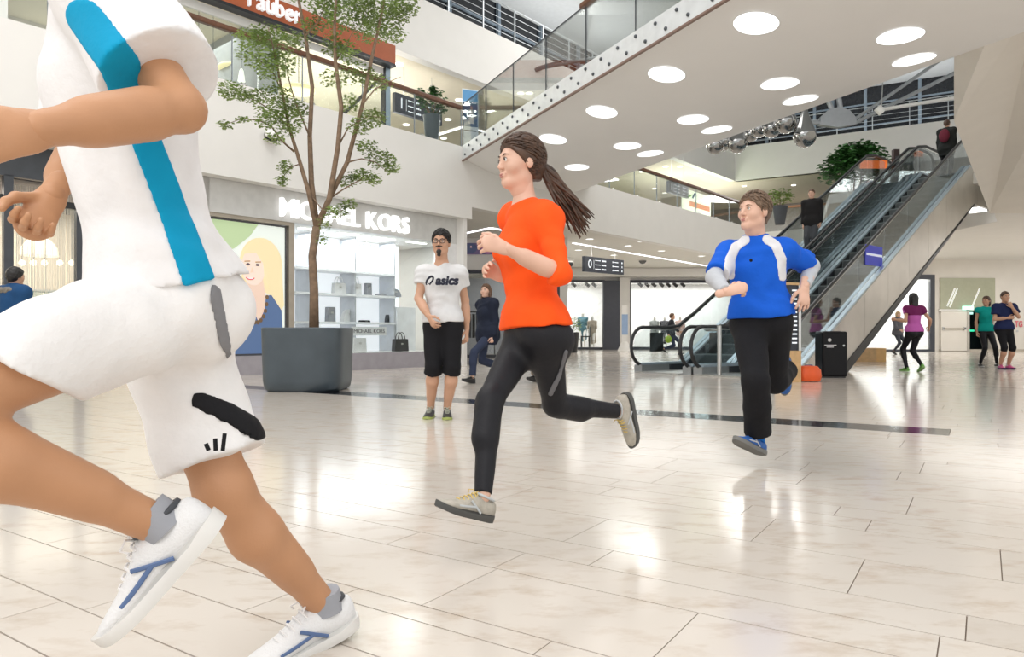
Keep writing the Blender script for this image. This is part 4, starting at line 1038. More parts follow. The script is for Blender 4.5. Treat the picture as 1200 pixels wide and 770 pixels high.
def make_shoe(root, ank, toe, upv, L, sp, S):
    f = nv(toe); u = nv(np.array(upv)-f*np.dot(upv,f)); r = cross(f,u)
    k = L/.285; o = np.array(ank)-f*.075*k-u*.095*k
    fr = lambda x,y,z: V(*(o+f*x*k+r*y*k+u*z*k))
    #      x     halfw  top   toe-spring
    prof = [(.000,.012,.070,.004),(.006,.024,.082,.002),(.030,.033,.092,0),(.060,.036,.090,0),(.090,.036,.098,0),(.120,.036,.096,0),(.150,.038,.080,0),(.180,.041,.066,0),(.210,.043,.057,.001),(.240,.040,.050,.004),(.265,.031,.044,.008),(.280,.018,.036,.012),(.285,.006,.028,.015)]
    K = 16; vs_ = []
    for x,hw,tp,sp_ in prof:
        for i in range(K):
            a = 2*math.pi*i/K; cy = math.cos(a); cz = math.sin(a)
            yy = hw*math.copysign(abs(cy)**.75,cy)*(1-.28*max(0,cz)); zz = .016+sp_+(tp-.016-sp_)*(.5+.5*math.copysign(abs(cz)**.8,cz))
            vs_.append(fr(x,yy,zz))
    n = len(prof)
    fs_ = [(i*K+j,i*K+(j+1)%K,(i+1)*K+(j+1)%K,(i+1)*K+j) for i in range(n-1) for j in range(K)]+[tuple(range(K))[::-1],tuple((n-1)*K+j for j in range(K))]
    so = MB().add(vs_,fs_).build('shoe', sp['m'], root, smooth='all')
    out = [(x,hw+.005) for x,hw,_,_ in prof]
    out[0] = (-.006,.012); out[-1] = (.291,.008)
    st = {x:s_ for x,_,_,s_ in prof}; bot = []; top = []
    ring = [(x,w_,p[3]) for (x,w_),p in zip(out,prof)]+[(x,-w_,p[3]) for (x,w_),p in list(zip(out,prof))[::-1]]
    m = MB(); nn = len(ring); th = sp.get('sole_t',.024)
    vv = [fr(x,y*.94,s_) for x,y,s_ in ring]+[fr(x,y*1.03,s_+th*.6) for x,y,s_ in ring]+[fr(x,y*.97,s_+th+(.006 if x < .06 else 0)) for x,y,s_ in ring]
    ff = [tuple(range(nn))[::-1],tuple(range(2*nn,3*nn))]+[(a*nn+i,a*nn+(i+1)%nn,(a+1)*nn+(i+1)%nn,(a+1)*nn+i) for a in (0,1) for i in range(nn)]
    m.add(vv,ff).build('sole', sp['sole'], so, smooth=True)
    # sock collar and laces
    if sp.get('sock'):
        a_ = V(*ank); MB().tube([fr(.068,0,.070),fr(.066,0,.100),fr(.066,0,.118)], [.041*k,.040*k,.039*k], 14).build('sock', sp['sock'], so, smooth=True)
    MB().tube([fr(.066+.046*math.cos(t),.032*math.sin(t),.096+.006*math.cos(t)) for t in [2*math.pi*i/14 for i in range(15)]], [.0055*k]*15, 6).build('collar', sp.get('trim',sp['m']), so, smooth='all')
    lm = MB()
    for i in range(5):
        x = .122+.017*i; z = .098-.0085*i
        lm.tube([fr(x,-.022,z-.012),fr(x+.004,-.010,z-.001),fr(x+.004,.010,z-.001),fr(x,.022,z-.012)], [.0026*k]*4, 5)
    for s in (1,-1): lm.tube([fr(.118,0,.100),fr(.120,.018*s,.112),fr(.135,.030*s,.106),fr(.128,.034*s,.094)], [.0022*k]*4, 5)
    lm.build('laces', sp.get('lace',sp['m']), so)
    if sp.get('stripe'):
        for s in (1,-1):
            y = lambda x,z: .0385-.10*max(0,z-.035)*.25
            MB().tube([fr(.150,.036*s,.070),fr(.120,.0385*s,.050),fr(.090,.0385*s,.030)], [.0045*k]*3, 6, flat=(u,.5)).build('stripe', sp['stripe'], so)
            MB().tube([fr(.205,.0405*s,.040),fr(.165,.0405*s,.044),fr(.120,.0385*s,.050)], [.0045*k]*3, 6, flat=(u,.5)).build('stripe', sp['stripe'], so)
    return so
def pose(px, fy, S, f, stride=.0, lean=0., la='down', ra='down', hf=None, Y=None, z0=0., turn=0.):
    """standing or walking figure: f is where it faces, stride the step length (left foot forward when positive)"""
    b = n3(G(px,fy,z0)) if Y is None else n3(P(px,fy,Y)); b[2] = z0
    f = nv(np.array([f[0],f[1],0])); u = np.array([0,0,1.]); l = cross(u,f)
    J = {}; Zp = .93*S-abs(stride)*.12
    pl = b+u*Zp; J['pl'] = pl; nk = pl+u*.53*S+f*lean; J['nk'] = nk
    J['sl'] = nk-u*.055*S+l*.175*S; J['sr'] = nk-u*.055*S-l*.175*S
    J['hl'] = pl-u*.05*S+l*.088*S; J['hr'] = pl-u*.05*S-l*.088*S
    for s,k,d in (('l',1,1),('r',-1,-1)):
        a = b+l*.085*S*k+f*stride*.5*d+u*.095*S
        if stride*d < -.15: a = a+u*min(.16,.25*abs(stride))
        hp = J['h'+s]; dist = np.linalg.norm(a-hp); T = .425*S; bend = math.sqrt(max(0.,T*T-(dist/2)**2))
        J['a'+s] = a; J['k'+s] = (a+hp)/2+nv(f-(a-hp)*np.dot(f,a-hp)/dist**2)*bend
        tilt = -.5 if stride*d < -.15 else (.25 if stride*d > .3 else 0)
        J['t'+s] = nv(f+u*tilt+l*.12*k); J['u'+s] = nv(u-f*tilt)
    for s,k,arm in (('l',1,la),('r',-1,ra)):
        sh = J['s'+s]
        if arm == 'down': e = sh+nv(-u+l*k*.12-f*.06)*.29*S; w_ = e+nv(-u+f*.18)*.25*S; hd = w_-e; pn = -l*k; sd = f
        elif arm == 'fwd': e = sh+nv(-u+l*k*.15+f*.3)*.29*S; w_ = e+nv(-u*.55+f)*.25*S; hd = w_-e; pn = -l*k; sd = f+u
        elif arm == 'back': e = sh+nv(-u+l*k*.15-f*.5)*.29*S; w_ = e+nv(-u*.9+f*.1)*.25*S; hd = w_-e; pn = -l*k; sd = f
        elif arm == 'bent': e = sh+nv(-u+l*k*.3-f*.35)*.29*S; w_ = e+nv(f*.8+u*.12+l*k*.25)*.25*S; hd = w_-e; pn = -l*k; sd = u
        elif arm == 'out': e = sh+nv(-u*.9+l*k*.55-f*.3)*.29*S; w_ = e+nv(-u*.55+l*k*.35+f*.6)*.25*S; hd = w_-e; pn = -l*k; sd = f
        elif arm == 'fold': e = sh+nv(-u+l*k*.22+f*.18)*.29*S; w_ = e+nv(-l*k*.95+f*.30+u*.10)*.25*S; hd = w_-e; pn = -f; sd = u
        elif arm == 'chin': e = sh+nv(-u*.75+l*k*.10+f*.55)*.29*S; w_ = e+nv(u*1.0-l*k*.65+f*.02)*.25*S; hd = nv(u-l*k*.5); pn = -f; sd = -l*k
        elif arm == 'neck': e = sh+nv(-u*.9+l*k*.35+f*.2)*.29*S; w_ = e+nv(u-l*k*.25-f*.05)*.25*S; hd = w_-e; pn = -f; sd = -l*k
        J['e'+s] = e; J['w'+s] = w_; J['h'+s+'d'] = hd; J['h'+s+'p'] = pn; J['h'+s+'s'] = sd; J['h'+s+'c'] = [.45,0,0]
    hf = f if hf is None else nv(np.array([hf[0],hf[1],hf[2] if len(hf) > 2 else 0.]))
    J['hd'] = nk+u*.165*S+f*.03*S; J['hf'] = hf; J['hu'] = u
    J['base'] = b; J['bz'] = [z0,0,0]
    return J
skinm = lambda n,c: mat(n, c, .5, var=.05, scale=9, bump=.06, bscale=220)
sk_fair = skinm('skin_fair', (.68,.42,.31)); sk_tan = skinm('skin_tanned', (.50,.255,.13)); sk_mid = skinm('skin_medium', (.55,.31,.20))
fab = lambda n,c,b=.25: mat(n, c, .8, var=.06, scale=8, bump=b, bscale=45, spec=.25)
f_black = fab('black_cloth', (.008,.008,.010)); f_tights = mat('black_tights', (.008,.008,.011), .55, var=.1, bump=.12, bscale=60, spec=.3)
hair_db = mat('hair_dark_brown', (.065,.032,.017), .45, var=.45, scale=45); hair_bl = mat('hair_black', (.010,.008,.007), .45, var=.4, scale=45)
hair_gr = mat('hair_greying_brown', (.17,.11,.07), .55, var=.45, scale=60); hair_bd = mat('hair_blonde', (.45,.30,.15), .5, var=.3, scale=45); hair_br = mat('hair_brown', (.10,.05,.025), .5, var=.4, scale=45)

def strands(root, c, hf, hu, S, m, n, L, thick, front=.078, r=.0042, seed=1, back=.7, droop=.5):
    """short tufts lying over the hair cap"""
    c = n3(c); hf = nv(hf); hu = nv(np.array(hu)-hf*np.dot(hu,hf)); hr = cross(hf,hu); rr = random.Random(seed); mb = MB()
    ra = np.array([(.074+thick*.6)*S,(.094+thick*.8)*S,(.083+thick)*S]); o = c+(hf*-.010+hu*.036)*S
    sp = lambda d: V(*(o+hr*d[0]*ra[0]+hf*d[1]*ra[1]+hu*d[2]*ra[2]))
    k = 0
    while k < n:
        d = nv([rr.gauss(0,1),rr.gauss(0,1),rr.gauss(.3,1)]); q = n3(sp(d))-c
        if np.dot(q-(hf*front+hu*.062)*S, nv(hf*.90-hu*.44)) > 0 or np.dot(q,hu) < -.045*S or np.dot(q-hf*.018*S, nv(hf*.95-hu*.80)) > 0: continue
        g = np.array([rr.gauss(0,.35), -back+rr.gauss(0,.3), -droop*abs(d[0])-.2+rr.gauss(0,.25)]); g -= d*np.dot(g,d); g = nv(g); pts = []
        for j in range(4):
            dd = nv(d+g*(L/.09)*j/3*.9); pts.append(sp(dd*(1.01+.035*math.sin(math.pi*j/3)+.02*j/3)))
        mb.tube(pts, [r*S*.7,r*S,r*S*.8,r*S*.2], 5); k += 1
    return mb.build('hair_strands', m, root, smooth='all')
def chain(pts, r): 
    pts = [n3(p) for p in pts]; return [(a,b,r,r) for a,b in zip(pts[:-1],pts[1:])]
# ---- foreground runner in white
f = nv([-.85,-.53,0]); u = np.array([0,0,1.]); l = cross(u,f)
J = {}; J['pl'] = n3(P(194,345,1.60)); J['nk'] = n3(P(112,0,1.50)); S = 1.04
up = nv(J['nk']-J['pl'])
J['sl'] = J['nk']-up*.055+l*.185+f*.0; J['sr'] = J['nk']-up*.055-l*.185
J['el'] = reach(J['sl'],213,128,.31,-1); J['wl'] = reach(J['el'],42,152,.265,-1)
J['hld'] = J['wl']-J['el']; J['hlp'] = -l; J['hls'] = u; J['hlc'] = [.9,0,0]
J['er'] = n3(P(96,170,1.86)); J['wr'] = reach(J['er'],62,228,.265,-1); J['hrd'] = n3(P(32,275,1.6))-J['wr']; J['hrp'] = l; J['hrs'] = f; J['hrc'] = [.9,0,0]
J['hl'] = J['pl']+l*.095-u*.03; J['hr'] = J['pl']-l*.095-u*.03
J['kl'] = reach(J['hl'],-108,482,.49,-1); J['al'] = reach(J['kl'],180,613,.45,1)
J['kr'] = reach(J['hr'],262,575,.45,-1); J['ar'] = reach(J['kr'],376,706,.43,1)
J['tl'] = n3(P(118,738,1.36))-n3(P(232,612,1.40)); J['ul'] = [-.72,-.25,.62]
J['tr'] = n3(P(306,806,1.60))-n3(P(418,744,1.76)); J['ur'] = [-.12,-.12,.98]
J['hd'] = J['nk']+up*.17+f*.06; J['hf'] = f; J['hu'] = u
J['base'] = [J['pl'][0],J['pl'][1],0]
w_shirt = fab('white_sports_shirt', (.80,.79,.79), .3); w_short = fab('white_sports_shorts', (.82,.81,.80), .3)
blue_pan = fab('turquoise_panel', (.0,.30,.52), .2)
side = chain([P(98,20,1.20),P(140,75,1.22),P(172,165,1.28),P(198,230,1.32),P(236,335,1.36)], .032)
blk = fab('black_panel', (.010,.010,.012)); gry = fab('grey_stripe_cloth', (.22,.22,.23))
runner = person('person', 'runner in the foreground in white shirt with turquoise side stripe and white shorts', J, S, False, sk_tan, .0085, .0036, .005,
    top=dict(m=w_shirt, e=.024, sleeve=.74, se=.032, flare=.026, hem=.02, over=.022, h=.006, wr=.0048, wf=36, decals=[('side_stripe',blue_pan,side,.005,'turquoise side stripe')], name='shirt'),
    bot=dict(m=w_short, e=.017, len=.74, lenl=.90, lenr=.84, he=.052, hel=.030, wr=.005, wf=34, cuts={1: [(CAMP, nv(cross(n3(P(0,424,1))-CAMP, n3(P(95,470,1))-CAMP)))]}, name='shorts', decals=[
        ('black_panel',blk,chain([P(232,468,1.36),P(268,483,1.42),P(306,505,1.50)],  .030),.005,'black panel'),
        ('grey_stripe',gry,chain([P(252,338,1.40),P(264,400,1.44),P(278,452,1.48)],.014),.005,'grey stripe')]),
    shoe=dict(m=mat('white_shoe_mesh',(.74,.74,.74),.55,bump=.3,bscale=220), sole=mat('white_sole',(.70,.69,.66),.5), sock=fab('grey_sock',(.33,.34,.37)), trim=mat('dark_lining',(.05,.055,.065),.6), stripe=mat('blue_grey_stripe',(.09,.15,.30),.5), lace=mat('white_lace',(.78,.77,.76),.7), L=.30),
    hairf=lambda r: hair_short(r, J['hd'], J['hf'], J['hu'], S, hair_db, .006))
# small dark three-bar mark on the shorts
mk = MB(); mp = P(254,521,1.44)
for i in range(3): mk.tube([mp+V(-.016+.014*i,0,-.012),mp+V(-.022+.014*i+.010*i*.5,0,.002+.010*i)], .0045, 6)
mk.build('mark', blk, runner)

# ---- woman in the orange top
f = nv([-.78,-.62,0]); l = cross(u,f); J2 = J = {}; S = .935
J['pl'] = n3(P(626,386,3.0)); J['nk'] = n3(P(616,243,3.02)); up = nv(J['nk']-J['pl'])
lt = nv(np.array([.40,-.92,0]))
J['sl'] = n3(P(640,257,2.90)); J['sr'] = n3(P(603,257,3.17))
J['el'] = reach(J['sl'],656,321,.265,-1); J['wl'] = reach(J['el'],594,292,.235,-1); J['hld'] = n3(P(568,283,J['wl'][1]-.03))-J['wl']; J['hlp'] = [-.3,.9,-.3]; J['hls'] = [0,0,1]; J['hlc'] = [.75,0,0]
J['er'] = n3(P(618,322,3.30)); J['wr'] = reach(J['er'],590,325,.23,-1); J['hrd'] = n3(P(572,316,J['wr'][1]-.03))-J['wr']; J['hrp'] = [.3,-.8,-.3]; J['hrs'] = [0,0,1]; J['hrc'] = [.8,0,0]
J['hl'] = J['pl']+lt*.085-u*.03; J['hr'] = J['pl']-lt*.085-u*.03
J['kr'] = reach(J['hr'],574,470,.385,-1); J['ar'] = reach(J['kr'],566,582,.38,-1)
J['kl'] = reach(J['hl'],651,474,.34,1); J['al'] = reach(J['kl'],724,482,.375,1)
J['tr'] = [-.186,-.145,.085]; J['ur'] = [.25,.15,.95]
J['tl'] = [.16,.10,-.98]; J['ul'] = [-.75,-.62,-.15]
J['hd'] = n3(P(610,193,3.0)); J['hf'] = nv([-.90,-.42,-.03]); J['hu'] = nv([.06,0,1])
J['base'] = [J['pl'][0],J['pl'][1]-.05,0]
org = fab('orange_jersey', (.93,.095,.008), .2)
def hair2(r):
    hair_short(r, J2['hd'], J2['hf'], J2['hu'], .935, hair_db, .005, .019, False, .075, rough=.0015)
    strands(r, J2['hd'], J2['hf'], J2['hu'], .935, hair_db, 520, .075, .0195, .075, .0032, 8, 1.1, .15)
    c = J2['hd']; hf = J2['hf']; b = c-hf*.108-u*.005
    m = MB(); rr = random.Random(4)
    tips = [(690,262),(686,270),(678,276),(672,268),(694,254),(668,255),(682,250),(664,246),(675,240),(690,266)]
    for i in range(64):
        tx,ty = tips[i%10]; tx += rr.uniform(-6,4); ty += rr.uniform(-8,7); Yt = 3.05+rr.uniform(-.05,.09)
        e = n3(P(tx,ty,Yt)); mid = n3(P(645+rr.uniform(-8,9), 208+rr.uniform(-8,10), 3.06+rr.uniform(-.03,.03)))
        st = b+np.array([rr.uniform(-.012,.012),rr.uniform(-.012,.012),rr.uniform(-.014,.014)])
        pts = []
        for k in range(9):
            t = k/8; q = (1-t)**2*st+2*t*(1-t)*(mid+(mid-(st+e)/2)*.35)+t*t*e
            q = q+np.array([0,0,.006*math.sin(7*t+i)])*t; pts.append(V(*q))
        m.tube(pts, [.007,.009,.0105,.011,.010,.0085,.007,.005,.0018], 6)
    m.build('ponytail', hair_db, r, smooth='all')
    MB().lathe(V(*b)-V(.01,0,-.0), [(.016,-.010),(.021,0),(.016,.010)], 14, axis=V(*(-hf))).build('hair_tie', f_black, r, smooth=True)
tstripe = mat('tights_grey_stripe', (.13,.13,.14), .5)
w2 = person('person', 'woman running in orange long-sleeved top and black tights with a ponytail', J, S, True, sk_fair, .0075, .0034, .0042,
    top=dict(m=org, e=.010, sleeve=1.10, se=.012, hem=.005, wr=.003, wf=44, name='top', sq=1.),
    bot=dict(m=f_tights, e=.004, len=1.97, wr=.0008, h=.006, name='tights', decals=[('stripe',tstripe,chain([P(664,412,2.80),P(656,440,2.86),P(645,462,2.92)],.013),.005,'grey stripe')]),
    shoe=dict(m=mat('beige_shoe',(.42,.39,.33),.6,var=.15,scale=40,bump=.3,bscale=150), sole=mat('dark_sole',(.07,.07,.065),.6), trim=mat('shoe_silver',(.50,.53,.54),.4), stripe=mat('shoe_silver',()), lace=mat('lace_yellow',(.62,.45,.12),.6), L=.272),
    hairf=hair2)

# ---- man in the blue running shirt
f = nv([-.38,-.92,0]); l = cross(u,f); J3 = J = {}; S = .985
J['pl'] = n3(P(892,370,4.45)); J['nk'] = n3(P(886,284,4.42)); up = nv(J['nk']-J['pl'])
J['sl'] = n3(P(918,293,4.36)); J['sr'] = n3(P(854,297,4.48))
J['er'] = reach(J['sr'],837,325,.27,-1); J['wr'] = reach(J['er'],851,342,.20,-1); J['hrd'] = n3(P(866,338,J['wr'][1]-.02))-J['wr']; J['hrp'] = [.2,.8,-.4]; J['hrs'] = [0,-.2,1]; J['hrc'] = [1.1,0,0]
J['el'] = reach(J['sl'],951,312,.285,1); J['wl'] = reach(J['el'],943,335,.235,-1); J['hld'] = n3(P(942,362,J['wl'][1]-.03))-J['wl']; J['hlp'] = [-.3,.9,0]; J['hls'] = [-1,0,-.1]; J['hlc'] = [.22,0,0]
J['hl'] = n3(P(907,382,4.43)); J['hr'] = n3(P(877,383,4.48))
J['kr'] = reach(J['hr'],886,447,.42,-1); J['ar'] = reach(J['kr'],888,513,.41,1)
J['kl'] = reach(J['hl'],908,447,.42,1); J['al'] = n3(P(922,433,4.98))
J['tr'] = [-.78,-.48,.38]; J['ur'] = [.15,.30,.93]; J['tl'] = [.05,.25,-.96]; J['ul'] = [-.25,-.93,-.2]
J['hd'] = n3(P(884,249,4.38)); J['hf'] = nv([-.86,-.50,.02]); J['hu'] = nv([.08,0,1])
J['base'] = [J['pl'][0],J['pl'][1],0]
blue = fab('blue_running_shirt', (.006,.105,.60), .3); wpan = fab('white_panel', (.72,.72,.74)); gsl = fab('grey_sleeve', (.50,.52,.55))
m3 = person('person', 'man running in a blue shirt with white shoulder stripes and black trousers', J, S, False, sk_fair, .008, .0034, .0045,
    top=dict(m=blue, e=.013, sleeve=.84, se=.014, flare=.012, hem=-.005, wr=.0055, wf=40, collar=.035, decals=[
        ('white_stripe',wpan,chain([P(899,280,4.15),P(909,287,4.1),P(916,304,4.1),P(918,326,4.1)],.036),.004,'white shoulder stripe'),
        ('white_stripe',wpan,chain([P(873,281,4.22),P(862,289,4.2),P(856,304,4.2),P(855,324,4.25)],.036),.004,'white shoulder stripe')]),
    bot=dict(m=f_black, e=.020, len=1.90, he=.022, wr=.0028, wf=24, decals=[('zip',mat('zip_grey',(.25,.25,.26),.4),chain([P(916,395,4.2),P(909,409,4.2)],.006),.003,'grey zip')]),
    shoe=dict(m=mat('blue_shoe',(.02,.11,.38),.55,var=.2,scale=60,bump=.3,bscale=150), sole=mat('grey_sole',(.16,.16,.15),.6), sock=fab('blue_sock',(.01,.16,.55)), trim=mat('silver_trim',(.5,.52,.55),.4), stripe=mat('silver_trim',()), L=.285),
    hairf=lambda r: (hair_short(r, J3['hd'], J3['hf'], J3['hu'], .985, hair_gr, .005, .014, rough=.003), strands(r, J3['hd'], J3['hf'], J3['hu'], .985, hair_gr, 420, .045, .016, .078, .0036, 3)), browm=mat('brow_light',(.20,.13,.08),.7), smile=.003)
for e_,w_ in (('er','wr'),('el','wl')):
    t = Shape(); a = J[e_]*1.15-J[w_]*.15; R_ = limb_r(S,False)
    ua = J['s'+e_[1]]; t.cone(ua*.30+J[e_]*.70, J[e_], R_['eb']+.010, R_['eb']+.010, .02); t.cone(J[e_], J[w_], R_['fa']+.011, R_['wr']+.010, .02, cb=-.012)
    mkmesh('sleeve', [t.poly(.007, wr=.002, wf=40)], gsl, m3, label='grey under-sleeve')
MB().ball(P(880,305,4.19), .010, 8, 6).build('chest_mark', f_black, m3)

# ---- man in the white T-shirt
f = nv([-.12,-1,0]); l = cross(u,f); J4 = J = {}; S = 1.02
J['pl'] = n3(P(519,377,6.78)); J['nk'] = n3(P(518,311,6.78)); up = nv(J['nk']-J['pl'])
J['sl'] = n3(P(538,320,6.76)); J['sr'] = n3(P(497,320,6.80))
J['er'] = n3(P(490.5,350,6.74)); J['wr'] = n3(P(502,370,6.58)); J['hrd'] = n3(P(509,382,J['wr'][1]-.05))-J['wr']; J['hrp'] = [.8,.4,0]; J['hrs'] = [.3,-.9,.2]; J['hrc'] = [.5,0,0]
J['el'] = reach(J['sl'],545,352,.285,1); J['wl'] = reach(J['el'],547,386,.275,-1); J['hld'] = n3(P(547,402,J['wl'][1]-.04))-J['wl']; J['hlp'] = [-.9,.2,0]; J['hls'] = [0,-1,0]; J['hlc'] = [.55,0,0]
J['hl'] = n3(P(529,384,6.77)); J['hr'] = n3(P(508.5,384,6.79))
J['kl'] = n3(P(530,430,6.72)); J['kr'] = n3(P(507.5,430,6.72)); J['al'] = n3(P(524,478.5,6.84)); J['ar'] = n3(P(504.5,478,6.88))
J['tl'] = [.10,-1,0]; J['tr'] = [-.05,-1,0]
J['hd'] = n3(P(517,285,6.73)); J['hf'] = nv([-.12,-1,-.05]); J['hu'] = [.03,0,1]
J['base'] = [J['pl'][0],J['pl'][1]+.05,0]
tee = fab('white_tshirt', (.66,.66,.66), .25)
m4 = person('person', 'man in glasses and goatee in a white lettered T-shirt standing by the shop', J, S, False, sk_mid, .009, .004, .005,
    top=dict(m=tee, e=.010, sleeve=.46, se=.022, flare=.012, hem=-.005, wr=.0045, wf=42, name='t_shirt'),
    bot=dict(m=f_black, e=.016, len=1.16, he=.020, wr=.003, wf=20),
    shoe=dict(m=mat('black_shoe',(.02,.02,.022),.5,bump=.2,bscale=150), sole=mat('lime_sole',(.36,.42,.12),.5), sock=fab('white_sock',(.6,.6,.6)), lace=mat('lace_white',(.6,.62,.5),.6), L=.29),
    hairf=lambda r: (hair_short(r, J4['hd'], J4['hf'], J4['hu'], 1.02, hair_bl, .006, .013, front=.070, rough=.003), strands(r, J4['hd'], J4['hf'], J4['hu'], 1.02, hair_bl, 420, .035, .015, .070, .0040, 5)), browm=hair_bl, lipm=mat('lips_brown',(.40,.17,.13),.5))
c = J['hd']; hf = nv(J['hf']); hu = nv(J['hu']); hr = cross(hf,hu); pp_ = lambda r,fw,z: V(*(c+(hr*r+hf*fw+hu*z)*S))
bd = Shape(); bd.cone(c+(hr*0+hf*.082-hu*.082)*S, c+(hf*.078-hu*.108)*S, .024*S, .018*S, .02); bd.cone(c+(hr*.028+hf*.086-hu*.038)*S, c+(hf*.094-hu*.036)*S, .006, .006, .01); bd.cone(c+(-hr*.028+hf*.086-hu*.038)*S, c+(hf*.094-hu*.036)*S, .006, .006, .01)
mkmesh('goatee', [bd.poly(.005, wr=.0015, wf=200)], hair_bl, m4)
gl = MB()
for s in (1,-1):
    gl.tube([pp_(.033*s+.026*math.cos(a)*1., .108-.006*abs(math.cos(a)), .012+.019*math.sin(a)) for a in [2*math.pi*i/16 for i in range(17)]], .0032, 6, cap=False)
    gl.tube([pp_(.060*s,.104,.016),pp_(.080*s,.05,.016),pp_(.084*s,-.01,.012)], .003, 6)
gl.tube([pp_(-.008,.110,.016),pp_(.008,.110,.016)], .003, 6); gl.build('glasses', black, m4)
inkm = mat('print_ink', (.010,.012,.03), .7)
tx = text('print', 'asics', .112, inkm, m4, P(523.5,329,6.585), (1,-.02,0), (0,0,1), .001, .006, .18)
mo = MB(); rg = V(1,-.02,0); ogn = P(503.5,329,6.60)
mo.tube([ogn+V(.034*math.cos(a)*.9+.012*math.sin(a),0,.038*math.sin(a)+.010*math.cos(a)) for a in [math.radians(-60+300*i/16) for i in range(17)]], [.005+.006*math.sin(math.pi*i/16) for i in range(17)], 6, flat=((1,0,0),1))
mo.tube([ogn+V(-.032,0,-.010),ogn+V(.0,0,-.034),ogn+V(.04,0,.026)], [.004,.009,.004], 6)
mo.build('print_emblem', inkm, m4)
def add(label, J, S, fem, skin, top, bot, shoe, hair, h=.014, name='person', extra=None, group=None, hd=.010, face=True):
    return person(name, label, J, S, fem, skin, h, .0065, hd, top=top, bot=bot, shoe=shoe, hairf=hair, face=face, group=group)
def hs(J, S, m, thick=.02, long=0, fem=False, front=.078, tail=0, h=.009):
    def g(r):
        hair_short(r, J['hd'], J['hf'], J['hu'], S, m, h, thick, False, front)
        c = n3(J['hd']); hf = nv(J['hf'])
        if long:
            sh = Shape(); hr = cross(hf, np.array([0,0,1.]))
            sh.cone(c-hf*.06*S+u*.02, c-hf*.085*S-u*long, .085*S, .055*S, .04, hf, .6)
            for s in (1,-1): sh.cone(c-hf*.02*S+hr*.078*S*s+u*.03, c+hf*.0*S+hr*.075*S*s-u*(long*.75), .028*S, .024*S, .03)
            mkmesh('long_hair', [sh.poly(h, wr=.005, wf=90)], m, r)
        if tail:
            MB().tube([V(*(c-hf*.095*S+u*.05)),V(*(c-hf*.15*S+u*.02)),V(*(c-hf*.15*S-u*.10)),V(*(c-hf*.12*S-u*tail))], [.03,.04,.035,.01], 8).build('ponytail', m, r, smooth='all')
    return g
sh_blk = dict(m=mat('black_leather_shoe',(.015,.015,.016),.4), sole=mat('black_sole',(.02,.02,.02),.6), L=.28)
jeans = fab('dark_jeans', (.030,.040,.075)); coat_d = fab('navy_down_coat', (.013,.018,.035), .5)
# woman in the dark quilted coat
S=.97; J = pose(571,448,S,[-.8,-.6],.70,0,'down','back',[-.45,-.9,.10]); Jc = J
wc = add('woman with brown hair in a dark quilted coat walking behind the T-shirt man', J, S, True, sk_fair,
    dict(m=coat_d, e=.045, sleeve=1.95, se=.030, hem=-.20, flarehem=.19, wr=.006, wf=34, name='coat', collar=True), dict(m=jeans, e=.012, len=1.92, he=.012), sh_blk, hs(J,S,hair_br,.02,.24))
# second walker in khaki trousers behind the orange runner
S=1.0; J = pose(637,446.5,S,[-.75,-.65],.52,0,'down','down')
add('walker in khaki trousers and black shoes, mostly hidden behind the orange runner', J, S, False, sk_fair,
    dict(m=fab('dark_jacket',(.02,.022,.028)), e=.03, sleeve=1.92, se=.025, hem=-.10, name='jacket'), dict(m=fab('khaki_cloth',(.24,.19,.13)), e=.018, len=1.94, he=.018), sh_blk, hs(J,S,hair_br))
# woman in pink, seen from behind
S=.955; J = pose(1071,436,S,[-.10,1],.24,0,'bent','out'); 
add('woman in a pink and plum running top seen from behind, long dark hair', J, S, True, sk_mid,
    dict(m=fab('pink_top',(.52,.12,.42)), e=.012, sleeve=.40, se=.014, hem=-.02, wr=.003, name='top', dh=.011, decals=[('plum_yoke',fab('plum_yoke',(.16,.015,.09)),[(J['nk']+l_*0-u*.03+np.array([x,-.08,0]), J['nk']-u*.13+np.array([x*.8,-.08,0]), .07,.06) for l_ in (np.zeros(3),) for x in (-.19,-.1,0,.1,.19)],.005,'plum yoke')]),
    dict(m=f_tights, e=.005, len=1.97), dict(m=mat('green_shoe',(.16,.42,.08),.5), sole=mat('green_sole',(.25,.45,.15),.6), sock=f_black, L=.27), hs(J,S,hair_bl,.02,.26))
# woman in grey coat further back
S=.955; J = pose(1052,415.5,S,[.35,-.9],.20,0,'down','fwd')
add('blonde woman in a grey coat standing before the bright shop window beyond the escalator', J, S, True, sk_fair,
    dict(m=fab('grey_coat',(.10,.10,.115),.4), e=.035, sleeve=1.92, se=.028, hem=-.12, name='coat'), dict(m=fab('grey_jeans',(.05,.055,.07)), e=.008, len=1.94), sh_blk, hs(J,S,hair_bd,.02,.12), h=.02, hd=.014)
